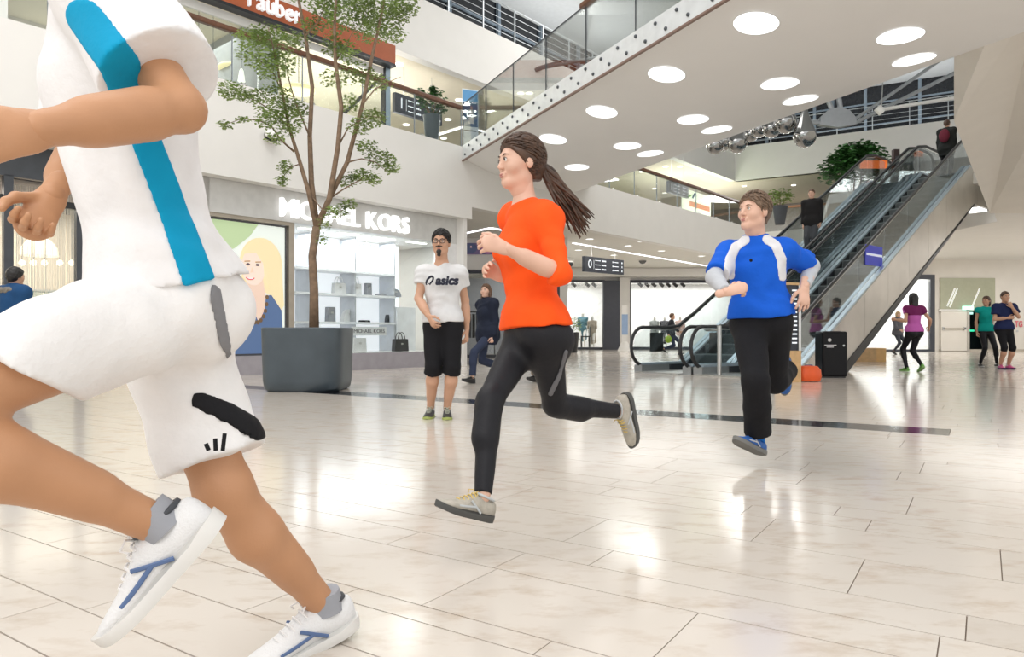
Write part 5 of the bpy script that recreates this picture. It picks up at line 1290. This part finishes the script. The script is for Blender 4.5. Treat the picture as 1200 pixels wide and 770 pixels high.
# woman in teal and man in navy
S=.965; J = pose(1155,430.5,S,[-.15,-1],.0,0,'neck','down',[-.85,-.5,0])
J['al'] = J['al']+np.array([.18,.0,0]); J['kl'] = J['kl']+np.array([.06,0,0]); J['ar'] = J['ar']+np.array([-.04,0,0])
add('woman in a teal top and black tights standing with a hand at her neck', J, S, True, sk_mid,
    dict(m=fab('teal_top',(.0,.33,.29)), e=.014, sleeve=.18, se=.008, hem=-.04, name='top'), dict(m=f_tights, e=.004, len=1.97), dict(m=mat('black_trainer',(.02,.02,.02),.5), sole=mat('pale_sole',(.5,.5,.5),.6), sock=fab('white_sock',()), L=.27), hs(J,S,hair_db,.016,0,True,.075,.12))
S=1.0; J = pose(1177,432.5,S,[-.10,-1],.0,0,'chin','fold')
add('man in a navy T-shirt standing with folded arms and a hand on his chin', J, S, False, sk_mid,
    dict(m=fab('navy_tshirt',(.012,.02,.075)), e=.020, sleeve=.62, se=.024, flare=.012, hem=-.04, name='t_shirt', wr=.004), dict(m=f_black, e=.008, len=1.18, he=.008, name='tights'), dict(m=mat('pink_shoe',(.62,.10,.28),.5), sole=mat('navy_sole',(.02,.03,.09),.6), sock=fab('white_sock',()), L=.285), hs(J,S,hair_db,.018))
# person at the far left in a blue jacket
S=.93; J = pose(14,470,S,[.35,.94],.0,.02,'down','down',None,9.0)
add('person with short black hair and a blue fur-collared jacket at the left picture edge', J, S, False, sk_mid,
    dict(m=fab('blue_jacket',(.012,.06,.16),.4), e=.05, sleeve=1.92, se=.035, hem=-.15, name='jacket', collar=True), dict(m=jeans, e=.015, len=1.94), sh_blk, hs(J,S,hair_bl,.03), h=.011, hd=.008)
t = Shape()
for i in range(12):
    a,b = 2*math.pi*i/12, 2*math.pi*(i+1)/12; c0 = J['nk']-u*.03
    t.cone(c0+np.array([.13*math.cos(a),.11*math.sin(a),.01]), c0+np.array([.13*math.cos(b),.11*math.sin(b),.01]), .040,.040,.02)
mkmesh('fur_collar', [t.poly(.010, wr=.006, wf=120)], mat('fur_grey',(.20,.18,.15),.9), [o for o in bpy.data.objects if o.get('label','').startswith('person with short black hair')][0])
# man riding down the left escalator
S=1.0; p_ = EW(6.2,.70,0); zr = min(max(.02, .74-.13+.5575*(6.2-2.44)), 5.30)
J = pose(600,400,S,[-.60,-.80],.0,0,'down','down',None,p_.y,0); dl_ = np.array([p_.x,p_.y,zr+.06])-n3(J['base'])
for k_ in list(J):
    if k_[-1] in 'dpscf' and k_[:2] in ('hl','hr') and len(k_) == 3 or k_ in ('hf','hu','tl','tr','ul','ur','bz'): continue
    J[k_] = n3(J[k_])+dl_
J['bz'] = [zr+.06,0,0]
add('man in a black jacket riding down the left escalator', J, S, False, sk_fair,
    dict(m=fab('black_jacket',(.014,.013,.014),.4), e=.035, sleeve=1.95, se=.028, hem=-.16, name='jacket'), dict(m=fab('grey_trousers',(.07,.075,.085)), e=.016, len=1.94, he=.012), sh_blk, hs(J,S,hair_br,.012), h=.013)
p_ = EW(ST+.55,2.10,0); S=.98
J = pose(600,400,S,[.75,.66],.0,0,'down','down',None,p_.y,0); dl_ = np.array([p_.x,p_.y,5.32])-n3(J['base'])
for k_ in list(J):
    if k_[-1] in 'dpscf' and k_[:2] in ('hl','hr') and len(k_) == 3 or k_ in ('hf','hu','tl','tr','ul','ur','bz'): continue
    J[k_] = n3(J[k_])+dl_
J['bz'] = [5.32,0,0]
pt = add('person in a dark coat with red backpack stepping off the right escalator', J, S, True, sk_fair,
    dict(m=fab('dark_coat',(.015,.017,.016),.4), e=.04, sleeve=1.95, se=.03, hem=-.25, name='coat', flarehem=.2), dict(m=f_black, e=.012, len=1.94), sh_blk, hs(J,S,hair_db,.02), h=.016, hd=.012)
bp = J['nk']-J['hf']*.20-u*.22; sh = Shape(); sh.ell(bp,(cross(J['hf'],u),J['hf'],u),(.14,.09,.20),.03); mkmesh('backpack', [sh.poly(.016)], fab('plum_backpack',(.12,.015,.03)), pt)
# walker before the right back shop
S=.93; J = pose(787,416,S,[.9,-.3],.55,0,'fwd','back')
wk = add('walker in dark clothes with a green bag before the bright back shop', J, S, False, sk_mid,
    dict(m=fab('dark_jacket',()), e=.02, sleeve=1.92, se=.02, hem=-.06, name='jacket'), dict(m=jeans, e=.010, len=1.94), sh_blk, hs(J,S,hair_br), h=.022, hd=.016)
q_ = J['wr']-u*.18; sh = Shape(); sh.ell(q_,((1,0,0),(0,1,0),(0,0,1)),(.13,.06,.14),.02); mkmesh('bag', [sh.poly(.02)], fab('lime_bag',(.30,.45,.05)), wk, label='lime green bag')
# ------------------------------------------------------------------ tree in its tub
leaf_m = mat('leaf_green', (.26,.36,.10), .5, var=.35, scale=3); leaf_d = mat('leaf_dark_green', (.04,.13,.03), .4, var=.35, scale=4); bark = mat('bark_brown', (.21,.14,.09), .8, var=.25, scale=14, bump=.5, bscale=40)
def leaves(mb, c, rad, n, size, rr, flat=.5):
    c = Vector(c)
    for i in range(n):
        while True:
            q = Vector((rr.uniform(-1,1),rr.uniform(-1,1),rr.uniform(-1,1)))
            if .12 < q.length < 1: break
        p = c+Vector((q.x*rad[0],q.y*rad[1],q.z*rad[2]))
        a = rr.uniform(0,6.283); d = Vector((math.cos(a),math.sin(a),rr.uniform(-.6,.3))).normalized()
        s_ = d.cross(Vector((rr.uniform(-flat,flat),rr.uniform(-flat,flat),1))).normalized(); nn = s_.cross(d)
        L = size*rr.uniform(.7,1.25); b = len(mb.v)
        mb.v += [tuple(x) for x in (p, p+d*L*.5+s_*L*.34+nn*L*.06, p+d*L, p+d*L*.5-s_*L*.34+nn*L*.06)]; mb.f += [(b,b+1,b+2),(b,b+2,b+3)]
TY = 10.25; tc = P(362,460,TY); tc.z = 0
tr = thing('potted_tree', 'tall slender indoor tree in a big dark grey tub before the lettered shop', 'tree', tc)
def tub(r,z,k=40): return [tc+V(r*math.copysign(abs(math.cos(a))**.45,math.cos(a))*.98, r*math.copysign(abs(math.sin(a))**.45,math.sin(a))*.98, z) for a in [2*math.pi*i/k for i in range(k)]]
rings = [(.50,0),(.545,.04),(.565,.15),(.585,.875),(.575,.885),(.545,.885),(.535,.80)]
vs_ = []; 
for r_,z_ in rings: vs_ += tub(r_,z_)
K_ = 40; fs_ = [(i*K_+j,i*K_+(j+1)%K_,(i+1)*K_+(j+1)%K_,(i+1)*K_+j) for i in range(len(rings)-1) for j in range(K_)]+[tuple(range(K_))[::-1]]
MB().add(vs_,fs_).build('tub', mat('tub_slate', (.060,.078,.092), .42, var=.12, scale=3), tr, smooth=True)
MB().add(tub(.54,.81),[tuple(range(K_))]).build('soil', mat('soil', (.05,.035,.025), .9, bump=.6), tr)
def T_(px,py,dy=0): return P(px,py,TY+dy)
br_ = [([(368,392),(368,340),(366,300),(371,266)],[.075,.062,.058,.060],0),
 ([(371,266),(362,226),(352,192),(339,150),(331,110),(322,62),(314,32)],[.042,.034,.028,.022,.018,.013,.006],-.25),
 ([(371,266),(365,215),(363,160),(366,102),(358,42),(350,0),(345,-45)],[.048,.040,.034,.029,.025,.020,.012],.2),
 ([(371,266),(386,233),(396,172),(400,126),(393,72),(392,32),(396,-40)],[.048,.042,.036,.032,.027,.022,.012],-.15),
 ([(386,233),(407,190),(425,122),(437,62),(446,22),(456,-30)],[.036,.034,.029,.024,.020,.012],.25),
 ([(345,178),(330,165),(318,148),(303,141),(283,139),(262,147)],[.016,.012,.010,.008,.006,.003],-.4),
 ([(339,150),(322,132),(300,118),(276,108)],[.014,.011,.008,.004],-.3),
 ([(331,110),(322,88),(306,72),(292,62)],[.012,.009,.006,.003],-.2),
 ([(363,160),(346,120),(338,92),(334,70)],[.014,.011,.008,.004],.3),
 ([(407,190),(424,186),(440,190),(452,200)],[.014,.010,.007,.003],.2),
 ([(396,172),(408,150),(432,136),(448,138)],[.013,.010,.007,.003],-.2),
 ([(386,233),(402,222),(420,212),(436,204)],[.014,.010,.007,.003],.1),
 ([(425,122),(440,104),(455,96),(470,90)],[.012,.009,.006,.003],.3),
 ([(393,72),(404,56),(412,40),(420,28)],[.012,.009,.006,.003],0),
 ([(358,42),(372,26),(380,10),(384,-6)],[.012,.009,.006,.003],.2),
 ([(352,192),(340,196),(334,204),(330,212)],[.010,.008,.005,.003],-.1),
 ([(362,226),(378,246),(390,250),(402,246)],[.010,.008,.005,.003],-.3)]
for i,(pts,rs,dy) in enumerate(br_):
    n = len(pts); MB().tube([T_(x,y,dy*k/(n-1)) for k,(x,y) in enumerate(pts)], rs, 8).build('trunk' if i == 0 else 'branch', bark, tr, smooth='all')
rr = random.Random(21); fo = MB()
cl = [(318,42,32,9,110,-.2),(300,46,26,10,90,-.1),(304,66,28,13,120,-.2),(330,72,20,14,90,-.1),(318,82,22,12,80,-.25),(344,48,20,10,60,.1),
 (272,106,17,11,80,-.3),(288,112,15,8,50,-.3),(322,118,26,20,170,-.25),(338,142,20,18,130,-.2),(312,140,14,10,50,-.3),(322,162,10,8,30,-.3),
 (380,6,22,14,110,.1),(395,22,20,16,100,0),(366,30,16,10,50,.1),(345,-20,40,18,160,.1),(410,-10,40,18,160,0),
 (448,16,34,18,220,.25),(470,8,22,16,120,.3),(432,36,22,14,100,.2),(420,10,20,16,90,.1),(460,40,18,10,60,.3),(470,-25,40,20,140,.3),
 (405,60,18,12,60,0),(392,52,16,12,60,0),(418,84,22,12,70,.1),(392,92,20,10,50,0),(440,96,22,9,60,.3),
 (436,138,16,12,70,-.1),(420,148,14,10,50,-.1),(446,186,18,12,90,.2),(430,172,14,9,50,.2),(458,196,10,8,40,.2),(424,206,16,9,70,.1),(406,212,12,8,40,.1),(438,210,10,7,30,.1),
 (334,196,8,9,35,-.1),(330,212,7,7,25,-.1),(394,248,13,8,50,-.2),(408,238,10,7,30,-.2),(380,262,8,8,20,-.2),(264,146,8,5,20,-.4),(284,140,8,4,12,-.4),(352,128,12,10,40,.2),(378,280,6,8,14,-.1),(410,120,10,12,40,0)]
for x,y,rx,ry,n,dy in cl:
    r_ = rx/F*TY; leaves(fo, T_(x,y,dy*1.3), (r_, r_*.9, ry/F*TY), int(n*3.9), .052, rr)
fo.build('foliage', leaf_m, tr, kind='stuff')
# spotlight ball on the gallery front
sp_ = gp(318,160,-.12); t = thing('wall_spotlight', 'white ball spotlight with a dark lens behind the tree branches', 'spotlight', sp_)
MB().ball(sp_, .13, 18, 10).build('shell', white, t, smooth=True); MB().lathe(sp_, [(.132,-.03),(.134,0),(.132,.03)], 20, axis=(.3,-.6,.7), capped=False).build('band', black, t, smooth=True); MB().tube([sp_,gp(318,160,.02)], .03, 8).build('arm', steel, t)
# ---- plants
def planter(label, c, r0, r1, ht, m, fol, size, n, lm, name='potted_plant', stems=()):
    t = thing(name, label, 'plant', c); c = Vector(c)
    MB().lathe(c, [(r0,0),(r0+.01,.02),(r1,ht),(r1-.02,ht+.01),(r1-.04,ht-.05)], 20).build('pot', m, t, smooth=True)
    rr = random.Random(int(abs(c.x*100))); f_ = MB(); st = MB()
    for (dx,dy,dz_,a,b,cc) in fol:
        leaves(f_, c+V(dx,dy,ht+dz_), (a,b,cc), n, size, rr); st.tube([c+V(dx*.1,dy*.1,ht-.05),c+V(dx*.6,dy*.6,ht+dz_*.6),c+V(dx,dy,ht+dz_)], [.02,.012,.006], 6)
    st.build('stems', bark, t); f_.build('foliage', lm, t, kind='stuff'); return t
b0 = gp(506,170,.75); b0.z = Z1
planter('bushy dark plant in a tall slate pot behind the left gallery railing', b0, .13,.22,.98, mat('tub_slate',()), [(0,0,.25,.30,.28,.25),(-.18,0,.40,.16,.16,.22),(.15,0,.45,.16,.16,.22),(.28,0,.2,.15,.15,.2),(-.32,.05,.55,.10,.10,.14),(.02,0,.62,.08,.08,.16)], .10, 90, leaf_d)
b0 = P(914,262,29.6); b0.z = Z1
planter('palm-like plant in a tall dark pot above the blue runner', b0, .18,.32,.75, darkgrey, [(0,0,.30,.40,.35,.30),(-.3,0,.45,.2,.2,.25),(.32,0,.42,.22,.2,.25),(0,0,.55,.3,.2,.2)], .17, 60, leaf_m)
b0 = P(1001,230,26.5); b0.z = Z1
planter('large round green bush on the upper level behind the left escalator top', b0, .45,.60,.55, darkgrey, [(0,0,1.15,1.05,.9,.75),(.55,.0,1.35,.65,.7,.62),(-.65,0,1.0,.62,.6,.55),(.1,0,1.7,.7,.6,.35),(-.3,0,1.4,.6,.6,.4),(.9,0,1.0,.45,.45,.4)], .20, 480, leaf_d, 'potted_bush')
b0 = P(670,413,30.0); b0.z = 0
planter('small green shrub in a dark pot on the floor beside the left back shop', b0, .22,.32,.85, black, [(0,0,.2,.38,.3,.28),(.15,0,.4,.25,.2,.25)], .12, 90, leaf_m, 'potted_shrub')
# ---- roll-up banner on the gallery
c0 = gp(551,166,.55); c0.z = Z1
t = thing('roll_up_banner', 'narrow blue and white roll-up banner with a small figure on the left gallery', 'banner', c0)
r_ = V(.93,.36,0).normalized(); n_ = V(r_.y,-r_.x,0)
def RW(x,y,z): return c0+r_*x+n_*y+V(0,0,z)
MB().box(-.25,.25,-.06,.06,0,.06,RW).build('foot', alu, t); MB().box(-.22,.22,-.004,.004,.06,1.90,RW).build('sheet', mat('banner_white',(.66,.74,.80),.5), t)
MB().box(-.20,.20,.004,.006,1.58,1.87,RW).build('print_band', mat('banner_sky',(.12,.34,.62),.5), t); MB().box(-.20,.20,.004,.006,.92,1.56,RW).build('print_photo', mat('banner_blue',(.04,.10,.22),.5), t)
MB().ball(RW(.02,.008,1.41),(.035,.004,.045),10,6).build('print_figure', mat('print_skin',(.45,.28,.2),.5), t); MB().prism([RW(-.06,.007,1.0),RW(.09,.007,1.0),RW(.07,.007,1.37),RW(-.04,.007,1.37)], n_*.003).build('print_figure', mat('print_pale',(.6,.6,.6),.5), t)
MB().lathe(RW(.0,.005,.50), [(.06,0),(.06,.003)], 14, axis=n_).build('print_emblem', mat('print_gold',(.35,.30,.12),.5), t)
MB().box(-.16,.16,.004,.006,.80,.83,RW).build('text_line', inkm, t)
# ---- teardrop lamps behind the bridge
drop = bpy.data.materials.new('smoked_mirror_glass'); drop.use_nodes = True
b_ = drop.node_tree.nodes['Principled BSDF']; b_.inputs['Metallic'].default_value = 1; b_.inputs['Roughness'].default_value = .04
lw2 = drop.node_tree.nodes.new('ShaderNodeTexNoise'); lw2.inputs['Scale'].default_value = 1.5; cr = drop.node_tree.nodes.new('ShaderNodeValToRGB'); cr.color_ramp.elements[0].color = (.22,.23,.24,1); cr.color_ramp.elements[1].color = (.50,.49,.47,1)
drop.node_tree.links.new(lw2.outputs['Fac'], cr.inputs['Fac']); drop.node_tree.links.new(cr.outputs['Color'], b_.inputs['Base Color'])
nmz = ['leftmost','second from the left','third from the left','fourth from the left','fifth from the left','sixth from the left','seventh from the left','rightmost and longest']
for i,(px,py,r,Y) in enumerate(((838,165,.24,20.0),(847,161,.26,21.0),(864,162,.27,19.6),(880,152,.22,21.5),(889,146,.23,20.6),(904,145,.25,20.0),(921,138,.29,19.4),(943,154,.30,19.0))):
    c = P(px,py+6,Y); k = r/.27; t = thing('teardrop_lamp', 'mirrored glass teardrop lamp hanging behind the bridge, '+nmz[i]+' of the row', 'lamp', c, 'teardrop lamps behind the bridge')
    prof = [(.004,-.27),(.10,-.25),(.19,-.19),(.25,-.09),(.27,0),(.255,.09),(.21,.21),(.15,.36),(.09,.54),(.045,.72),(.018,.86)]
    MB().lathe(c, [(a*k,b*k) for a,b in prof], 28).build('glass_drop', drop, t, smooth='all'); MB().tube([c+V(0,0,.84*k),V(c.x,c.y,13.3)], .01, 5).build('cable', steel, t)
    MB().lathe(c+V(0,0,.84*k), [(.03,0),(.03,.06),(.012,.10)], 12).build('cap', steel, t, smooth=True)
# ---- roof bracing
bk = P(986,141,30); t = thing('roof_brace', 'grey steel node plate with fanning brace rods under the roof at the right', 'bracing', bk)
grs = mat('brace_grey', (.38,.40,.42), .5, .3)
MB().prism([P(x,y,30) for x,y in ((961,146),(962,137),(972,128),(984,125),(996,129),(1004,138),(1004,145),(983,149))], (0,.25,0)).build('node_plate', grs, t)
for a,b,r_ in (((1000,141),(1120,58),.07),((1002,144),(1122,84),.08),((985,128),(974,60),.11),((978,135),(966,108),.10),((965,144),(930,142),.10)): MB().tube([P(*a,30.1),P(*b,30.1)], r_, 8).build('rod', grs, t)
MB().tube([P(975,128,30.2),P(975,60,30.2)], .09, 8).build('rod', frm, t)
lt_ = thing('track_tube', 'white tube with a spotlight head hung before the dark windows at the right', 'spotlight', P(1033,128,29))
MB().tube([P(1036,128,29),P(1122,114,29)], .075, 8).build('tube', white, lt_); MB().tube([P(1028,126,28.9),P(1034,132,28.9)], .16, 12).build('head', white, lt_); MB().tube([P(1033,126,29),P(1035,86,29)], .02, 6).build('hanger', steel, lt_)
rb = thing('roof_brace', 'dark slanted brace tube behind the bridge glass at the upper middle', 'bracing', P(640,80,24))
MB().tube([P(606,92,24),P(632,80,24),P(655,72,24)], [.05,.08,.04], 8).build('arm', mat('brace_dark',(.12,.14,.15),.5), rb); MB().tube([P(632,80,24),P(820,45,24)], .06, 8).build('rod', mat('brace_dark',()), rb)
# ---- ground floor shops at the back
def cutwall(nm, x0, x1, y, z, holes, m, zt):                 # wall with rectangular openings
    xs = x0
    w_ = MB()
    for a,b,h in holes: w_.box(xs,a,y,y+.3,0,zt); w_.box(a,b,y,y+.3,h,zt); xs = b
    w_.box(xs,x1,y,y+.3,0,zt); o = w_.build(nm, m); o['kind'] = 'structure'; return o
YB = 36.0; X_ = lambda px: (px-600)/F*YB
holes = [(X_(575),X_(706),3.42),(X_(738),X_(880),3.38)]
cutwall('wall_back', -14, 16.2, YB, 0, holes, white, 4.0)
MB().box(-14,16.2,YB-1.2,YB,3.62,3.98).build('trim_8', white)['kind'] = 'structure'
cutwall('wall_back_right', 13.5, 34, 32.0, 0, [(14.5,(1092-600)/F*32,3.30),((1134-600)/F*32,(1163-600)/F*32,1.85)], white2, 4.12)
shopw = mat('shop_white', (.84,.84,.85), .5)
MB().box(-2,13,39.4,39.5,0,3.7).build('wall_back_shop', shopw)['kind'] = 'structure'
MB().box(-2,13,36.3,39.4,3.5,3.6).build('ceiling_back_shop', shopw)['kind'] = 'structure'
MB().box(14,19.2,34.8,34.9,0,3.5).build('wall_right_shop', shopw)['kind'] = 'structure'
MB().box(14,19.2,32.3,34.8,3.4,3.5).build('ceiling_right_shop', shopw)['kind'] = 'structure'
MB().box(18.75,18.85,32.3,34.8,0,3.4).build('wall_right_shop_side', shopw)['kind'] = 'structure'
area('back_shop_light', (1.7,37.8,3.4), 5, 300, sy=2); area('back_shop_light', (8.9,37.8,3.4), 5.5, 340, sy=2); area('right_shop_light', (16.8,33.5,3.3), 3.5, 260, sy=2)
dk = mat('charcoal_frame', (.045,.05,.065), .4)
def shopfront(n, x0, x1, y, h, fr, base, panes):
    w_ = MB().box(x0-fr,x1+fr,y-.06,y+.1,h,h+fr).box(x0-fr,x0,y-.06,y+.1,0,h).box(x1,x1+fr,y-.06,y+.1,0,h).box(x0,x1,y-.06,y+.1,0,base).build('window_%d' % n, dk); w_['kind'] = 'structure'
    for i in range(panes):
        a = x0+(x1-x0)*i/panes; MB().box(a+.02,a+(x1-x0)/panes-.02,y,y+.02,base,h).build('pane', gls, w_)
    return w_
shopfront(7, X_(575), X_(706), YB-.1, 3.38, .10, .12, 3)
shopfront(8, X_(739), X_(880), YB-.1, 3.34, .14, .14, 3)
shopfront(9, 14.6, (1088-600)/F*32, 31.9, 3.22, .20, .10, 2)
MB().box(X_(706),X_(725),YB-.35,YB-.02,0,3.45).build('trim_9', mat('charcoal_pier', (.06,.065,.085), .4))['kind'] = 'structure'
MB().box(X_(725),X_(737),YB-.30,YB-.02,0,3.6).build('trim_10', white)['kind'] = 'structure'
for i,px in enumerate((662,672,688,696,750,758,766,775,783,791,800)):
    p_ = P(px, 333 if px < 720 else 333, 36.6); t = thing('track_spotlight', 'small black spotlight above the back shop window, %s' % (['first','second','third','fourth'][i]+' of the left shop' if i < 4 else ['first','second','third','fourth','fifth','sixth','last'][i-4]+' of the shop before the escalators'), 'spotlight', p_, 'spotlights in the back shop windows')
    MB().tube([V(p_.x,p_.y,3.5),p_], .02, 6).build('stem', black, t); MB().tube([p_+V(-.08,-.04,.04),p_+V(.10,.05,-.10)], .085, 10).build('head', black, t)
def mannequin(label, px, Y, S, m_top, m_leg, long=False):
    J = pose(px, HOR+F*H/Y, S, [-.2,-1], .12, 0, 'down','down'); p0 = n3(J['base'])
    for k_ in J: J[k_] = n3(J[k_])
    t = thing('mannequin', label, 'mannequin', V(p0[0],p0[1],0), 'mannequins in the shop windows')
    R = limb_r(S, True); sh = Shape(); torso(sh, J, S*.92, 0, True)
    for a,b,c in (('hl','kl','al'),('hr','kr','ar')): sh.cone(J[a],J[b],R['th'],R['kn'],.05); sh.cone(J[b],J[c],R['kn'],R['an'],.03)
    for a,b,c in (('sl','el','wl'),('sr','er','wr')): sh.cone(J[a],J[b],R['ua'],R['eb'],.03); sh.cone(J[b],J[c],R['fa'],R['wr'],.02)
    sh.ell(J['hd'],np.eye(3),(.075*S,.09*S,.11*S),.03); sh.cone(J['nk'],J['hd'],.05*S,.05*S,.03)
    mkmesh('body', [sh.poly(.025)], m_leg, t)
    c = Shape(); up = np.array([0,0,1.]); torso(c, J, S, .03, True); c.cone(J['pl']+up*.1, J['pl']-up*(.45 if long else .1), .15, .22, .05, (0,1,0), .7)
    for a,b in (('sl','el'),('sr','er')): c.cone(J[a],J[b],R['ua']+.025,R['eb']+.025,.03)
    mkmesh('garment', [c.poly(.022, wr=.005)], m_top, t)
    MB().lathe(V(p0[0],p0[1],0), [(.25,0),(.25,.03)], 16).build('stand', white, t)
gm = [fab('coat_beige',(.35,.31,.26)), fab('dress_blue',(.07,.16,.20)), fab('dress_grey',(.30,.32,.32)), fab('dress_black',(.03,.03,.035)), fab('dress_rose',(.60,.42,.38))]
ml = mat('mannequin_white', (.62,.60,.58), .4)
mannequin('shop window mannequin in a beige coat in the left back shop', 694,37.2,1.0,gm[0],ml,True)
mannequin('shop window mannequin in a blue dress in the left back shop', 683,38.4,1.15,gm[1],ml,True)
mannequin('shop window mannequin in a grey dress in the back shop before the escalators, leftmost', 767,37.4,1.0,gm[2],ml,True)
mannequin('shop window mannequin in a black dress in the back shop before the escalators, middle', 779,38.0,1.0,gm[3],ml,True)
mannequin('shop window mannequin in a rose dress in the back shop before the escalators, rightmost', 797,37.3,1.0,gm[4],ml,False)
c0 = P(686,408,36.6); c0.z = 0; t = thing('display_chair', 'small dark chair beside the beige coat mannequin in the left back shop', 'chair', c0)
MB().box(c0.x-.24,c0.x+.24,c0.y-.24,c0.y+.24,.62,.68).build('seat', black, t); MB().box(c0.x+.2,c0.x+.24,c0.y-.24,c0.y+.24,.68,1.15).build('backrest', black, t)
for sx in (-.2,.2):
    for sy in (-.2,.2): MB().box(c0.x+sx-.02,c0.x+sx+.02,c0.y+sy-.02,c0.y+sy+.02,0,.62).build('leg', black, t)
c0 = P(732,412,33.5); c0.z = 0; t = thing('info_stand', 'slim white information stand with a pale blue panel between the back shops', 'stand', c0)
MB().lathe(c0, [(.34,0),(.30,.08),(.14,.40),(.12,.42)], 14).build('foot', white, t, smooth=True); MB().box(c0.x-.13,c0.x+.13,c0.y-.05,c0.y+.05,.4,2.1).build('column', white, t); MB().box(c0.x-.14,c0.x+.14,c0.y-.07,c0.y-.05,.75,1.70).build('panel', mat('panel_pale_blue', (.30,.42,.62), .4), t)
# corner shop behind the T-shirt man
MB().box(-6,1.86,24.0,24.3,2.95,4.0).box(1.6,1.86,24.0,24.3,0,2.95).box(-6,-2.1,24,24.3,0,2.95).build('wall_corner_shop', white)['kind'] = 'structure'
MB().box(1.6,1.86,24.3,36,0,4.0).build('wall_corner_shop_side', white)['kind'] = 'structure'
MB().box(-5,1.6,28.5,28.6,0,3.0).build('wall_corner_shop_back', mat('shop_grey', (.30,.31,.34), .5))['kind'] = 'structure'
shopfront(10, -2.0, 1.5, 24.05, 2.82, .10, .10, 3)
area('corner_shop_light', (-.3,26.2,2.95), 3, 60, sy=2)
t = thing('display_rack', 'dark clothes rack inside the corner shop behind the T-shirt man', 'rack', V(-1.25,25.6,0))
MB().box(-1.9,-.6,25.58,25.62,1.55,1.60).build('bar', black, t)
for x in (-1.88,-.62): MB().box(x-.02,x+.02,25.3,25.9,0,1.6).build('leg', black, t)
for i in range(9): MB().box(-1.8+i*.13,-1.72+i*.13,25.4,25.8,.65,1.5).build('garment', [fab('dress_black',()),jeans,fab('grey_coat',())][i%3], t)
t = thing('wall_poster', 'dark purple strip poster with people on the wall behind the T-shirt man', 'poster', P(562,300,23.95))
a_,b_ = P(530,298,23.97),P(592,285,23.97)
MB().box(a_.x,b_.x,23.94,24.0,a_.z,b_.z).build('panel', emit('poster_plum',(.10,.07,.14),.8), t)
for (px,py,rx,rz,cc) in ((552,291,.20,.17,(.05,.06,.12)),(552,290,.10,.11,(.55,.32,.30)),(572,292,.22,.16,(.30,.12,.22)),(574,290,.10,.10,(.60,.38,.34)),(538,293,.2,.14,(.12,.10,.20)),(586,291,.14,.16,(.45,.20,.35))):
    p_ = P(px,py,23.93); MB().ball(p_,(rx,.012,rz),14,8).build('print_figure', emit('pf%d%d'%(px,int(rx*100)),cc,.8), t)
# right back wall: door, window band, exit sign
X2 = lambda px: (px-600)/F*32.0
Z2_ = lambda py: H-(py-HOR)/F*32.0
w_ = MB().box(X2(1101),X2(1165),31.93,31.99,Z2_(363),Z2_(326)).build('window_11', mat('frosted_green_beige', (.42,.43,.31), .18, var=.04)); w_['kind'] = 'structure'
MB().box(X2(1099),X2(1167),31.90,31.99,Z2_(364.5),Z2_(362.5)).build('frame', white, w_)
for a,b in (((1110,359),(1119,338)),((1113,360),(1122,338)),((1139,360),(1148,338))): MB().tube([P(*a,31.92),P(*b,31.92)], .035, 6).build('reflected_tube', emit('reflection_soft',(.9,.92,.85),.8), w_)  # glowing rods imitate reflections on the pane
d_ = MB().box(X2(1101),X2(1132),31.88,31.98,0.02,Z2_(365)).build('door_1', white2, bevel=.02); d_['kind'] = 'structure'
MB().box(X2(1102.5),X2(1129),31.80,31.84,1.00,1.06).build('push_bar', mat('bar_beige',(.55,.50,.42),.4), d_)
for px in (1103,1128): MB().box(X2(px)-.04,X2(px)+.04,31.80,31.88,.96,1.10).build('bar_mount', steel, d_)
MB().box(X2(1131),X2(1134),31.86,32.0,0,1.9).box(X2(1162),X2(1165),31.86,32.0,0,1.9).box(X2(1131),X2(1165),31.86,32,1.84,1.92).build('door_2', mat('door_jamb',(.5,.47,.42),.5))['kind'] = 'structure'
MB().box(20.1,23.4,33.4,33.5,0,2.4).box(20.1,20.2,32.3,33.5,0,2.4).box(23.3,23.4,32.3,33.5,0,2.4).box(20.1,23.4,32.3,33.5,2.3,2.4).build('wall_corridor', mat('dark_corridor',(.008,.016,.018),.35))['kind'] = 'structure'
es = thing('exit_sign', 'small glowing green-white exit sign above the dark doorway', 'sign', P(1131,363.5,31.8)); MB().box(X2(1125),X2(1137),31.76,31.84,1.86,2.02).build('panel', emit('exit_glow',(.55,1,.85),2.0), es)
es = thing('exit_sign', 'second glowing green-white sign just inside the dark doorway', 'sign', V(X2(1142)+.6,33.36,1.70)); MB().box(X2(1137)+.6,X2(1147)+.6,33.33,33.40,1.70,1.80).build('panel', emit('exit_glow',()), es)
lg = thing('floor_lamp_green', 'small green emergency light low in the dark corridor', 'light', P(1143,387,33.3)); MB().box(X2(1141)+.6,X2(1148)+.6,33.3,33.38,.90,.98).build('panel', emit('exit_green',(.05,.8,.4),2.0), lg)
rm = mat('red_print', (.75,.16,.20), .5)
tg = thing('wall_lettering', 'small red letters TG on the white wall beside the navy T-shirt man', 'sign', P(1193,379,31.9)); letters('TG', rm, tg, P(1189.5,383,31.97), (1,0,0), (0,0,1), .27, .33, .01, .02); MB().lathe(P(1192,388,31.97), [(.05,0),(.05,.02)], 12, axis=(0,-1,0)).build('button', steel, tg)
MB().box(X2(1092)+.3,34,31.95,31.99,0,.10).build('baseboard_right', mat('base_beige',(.55,.50,.42),.4))['kind'] = 'structure'
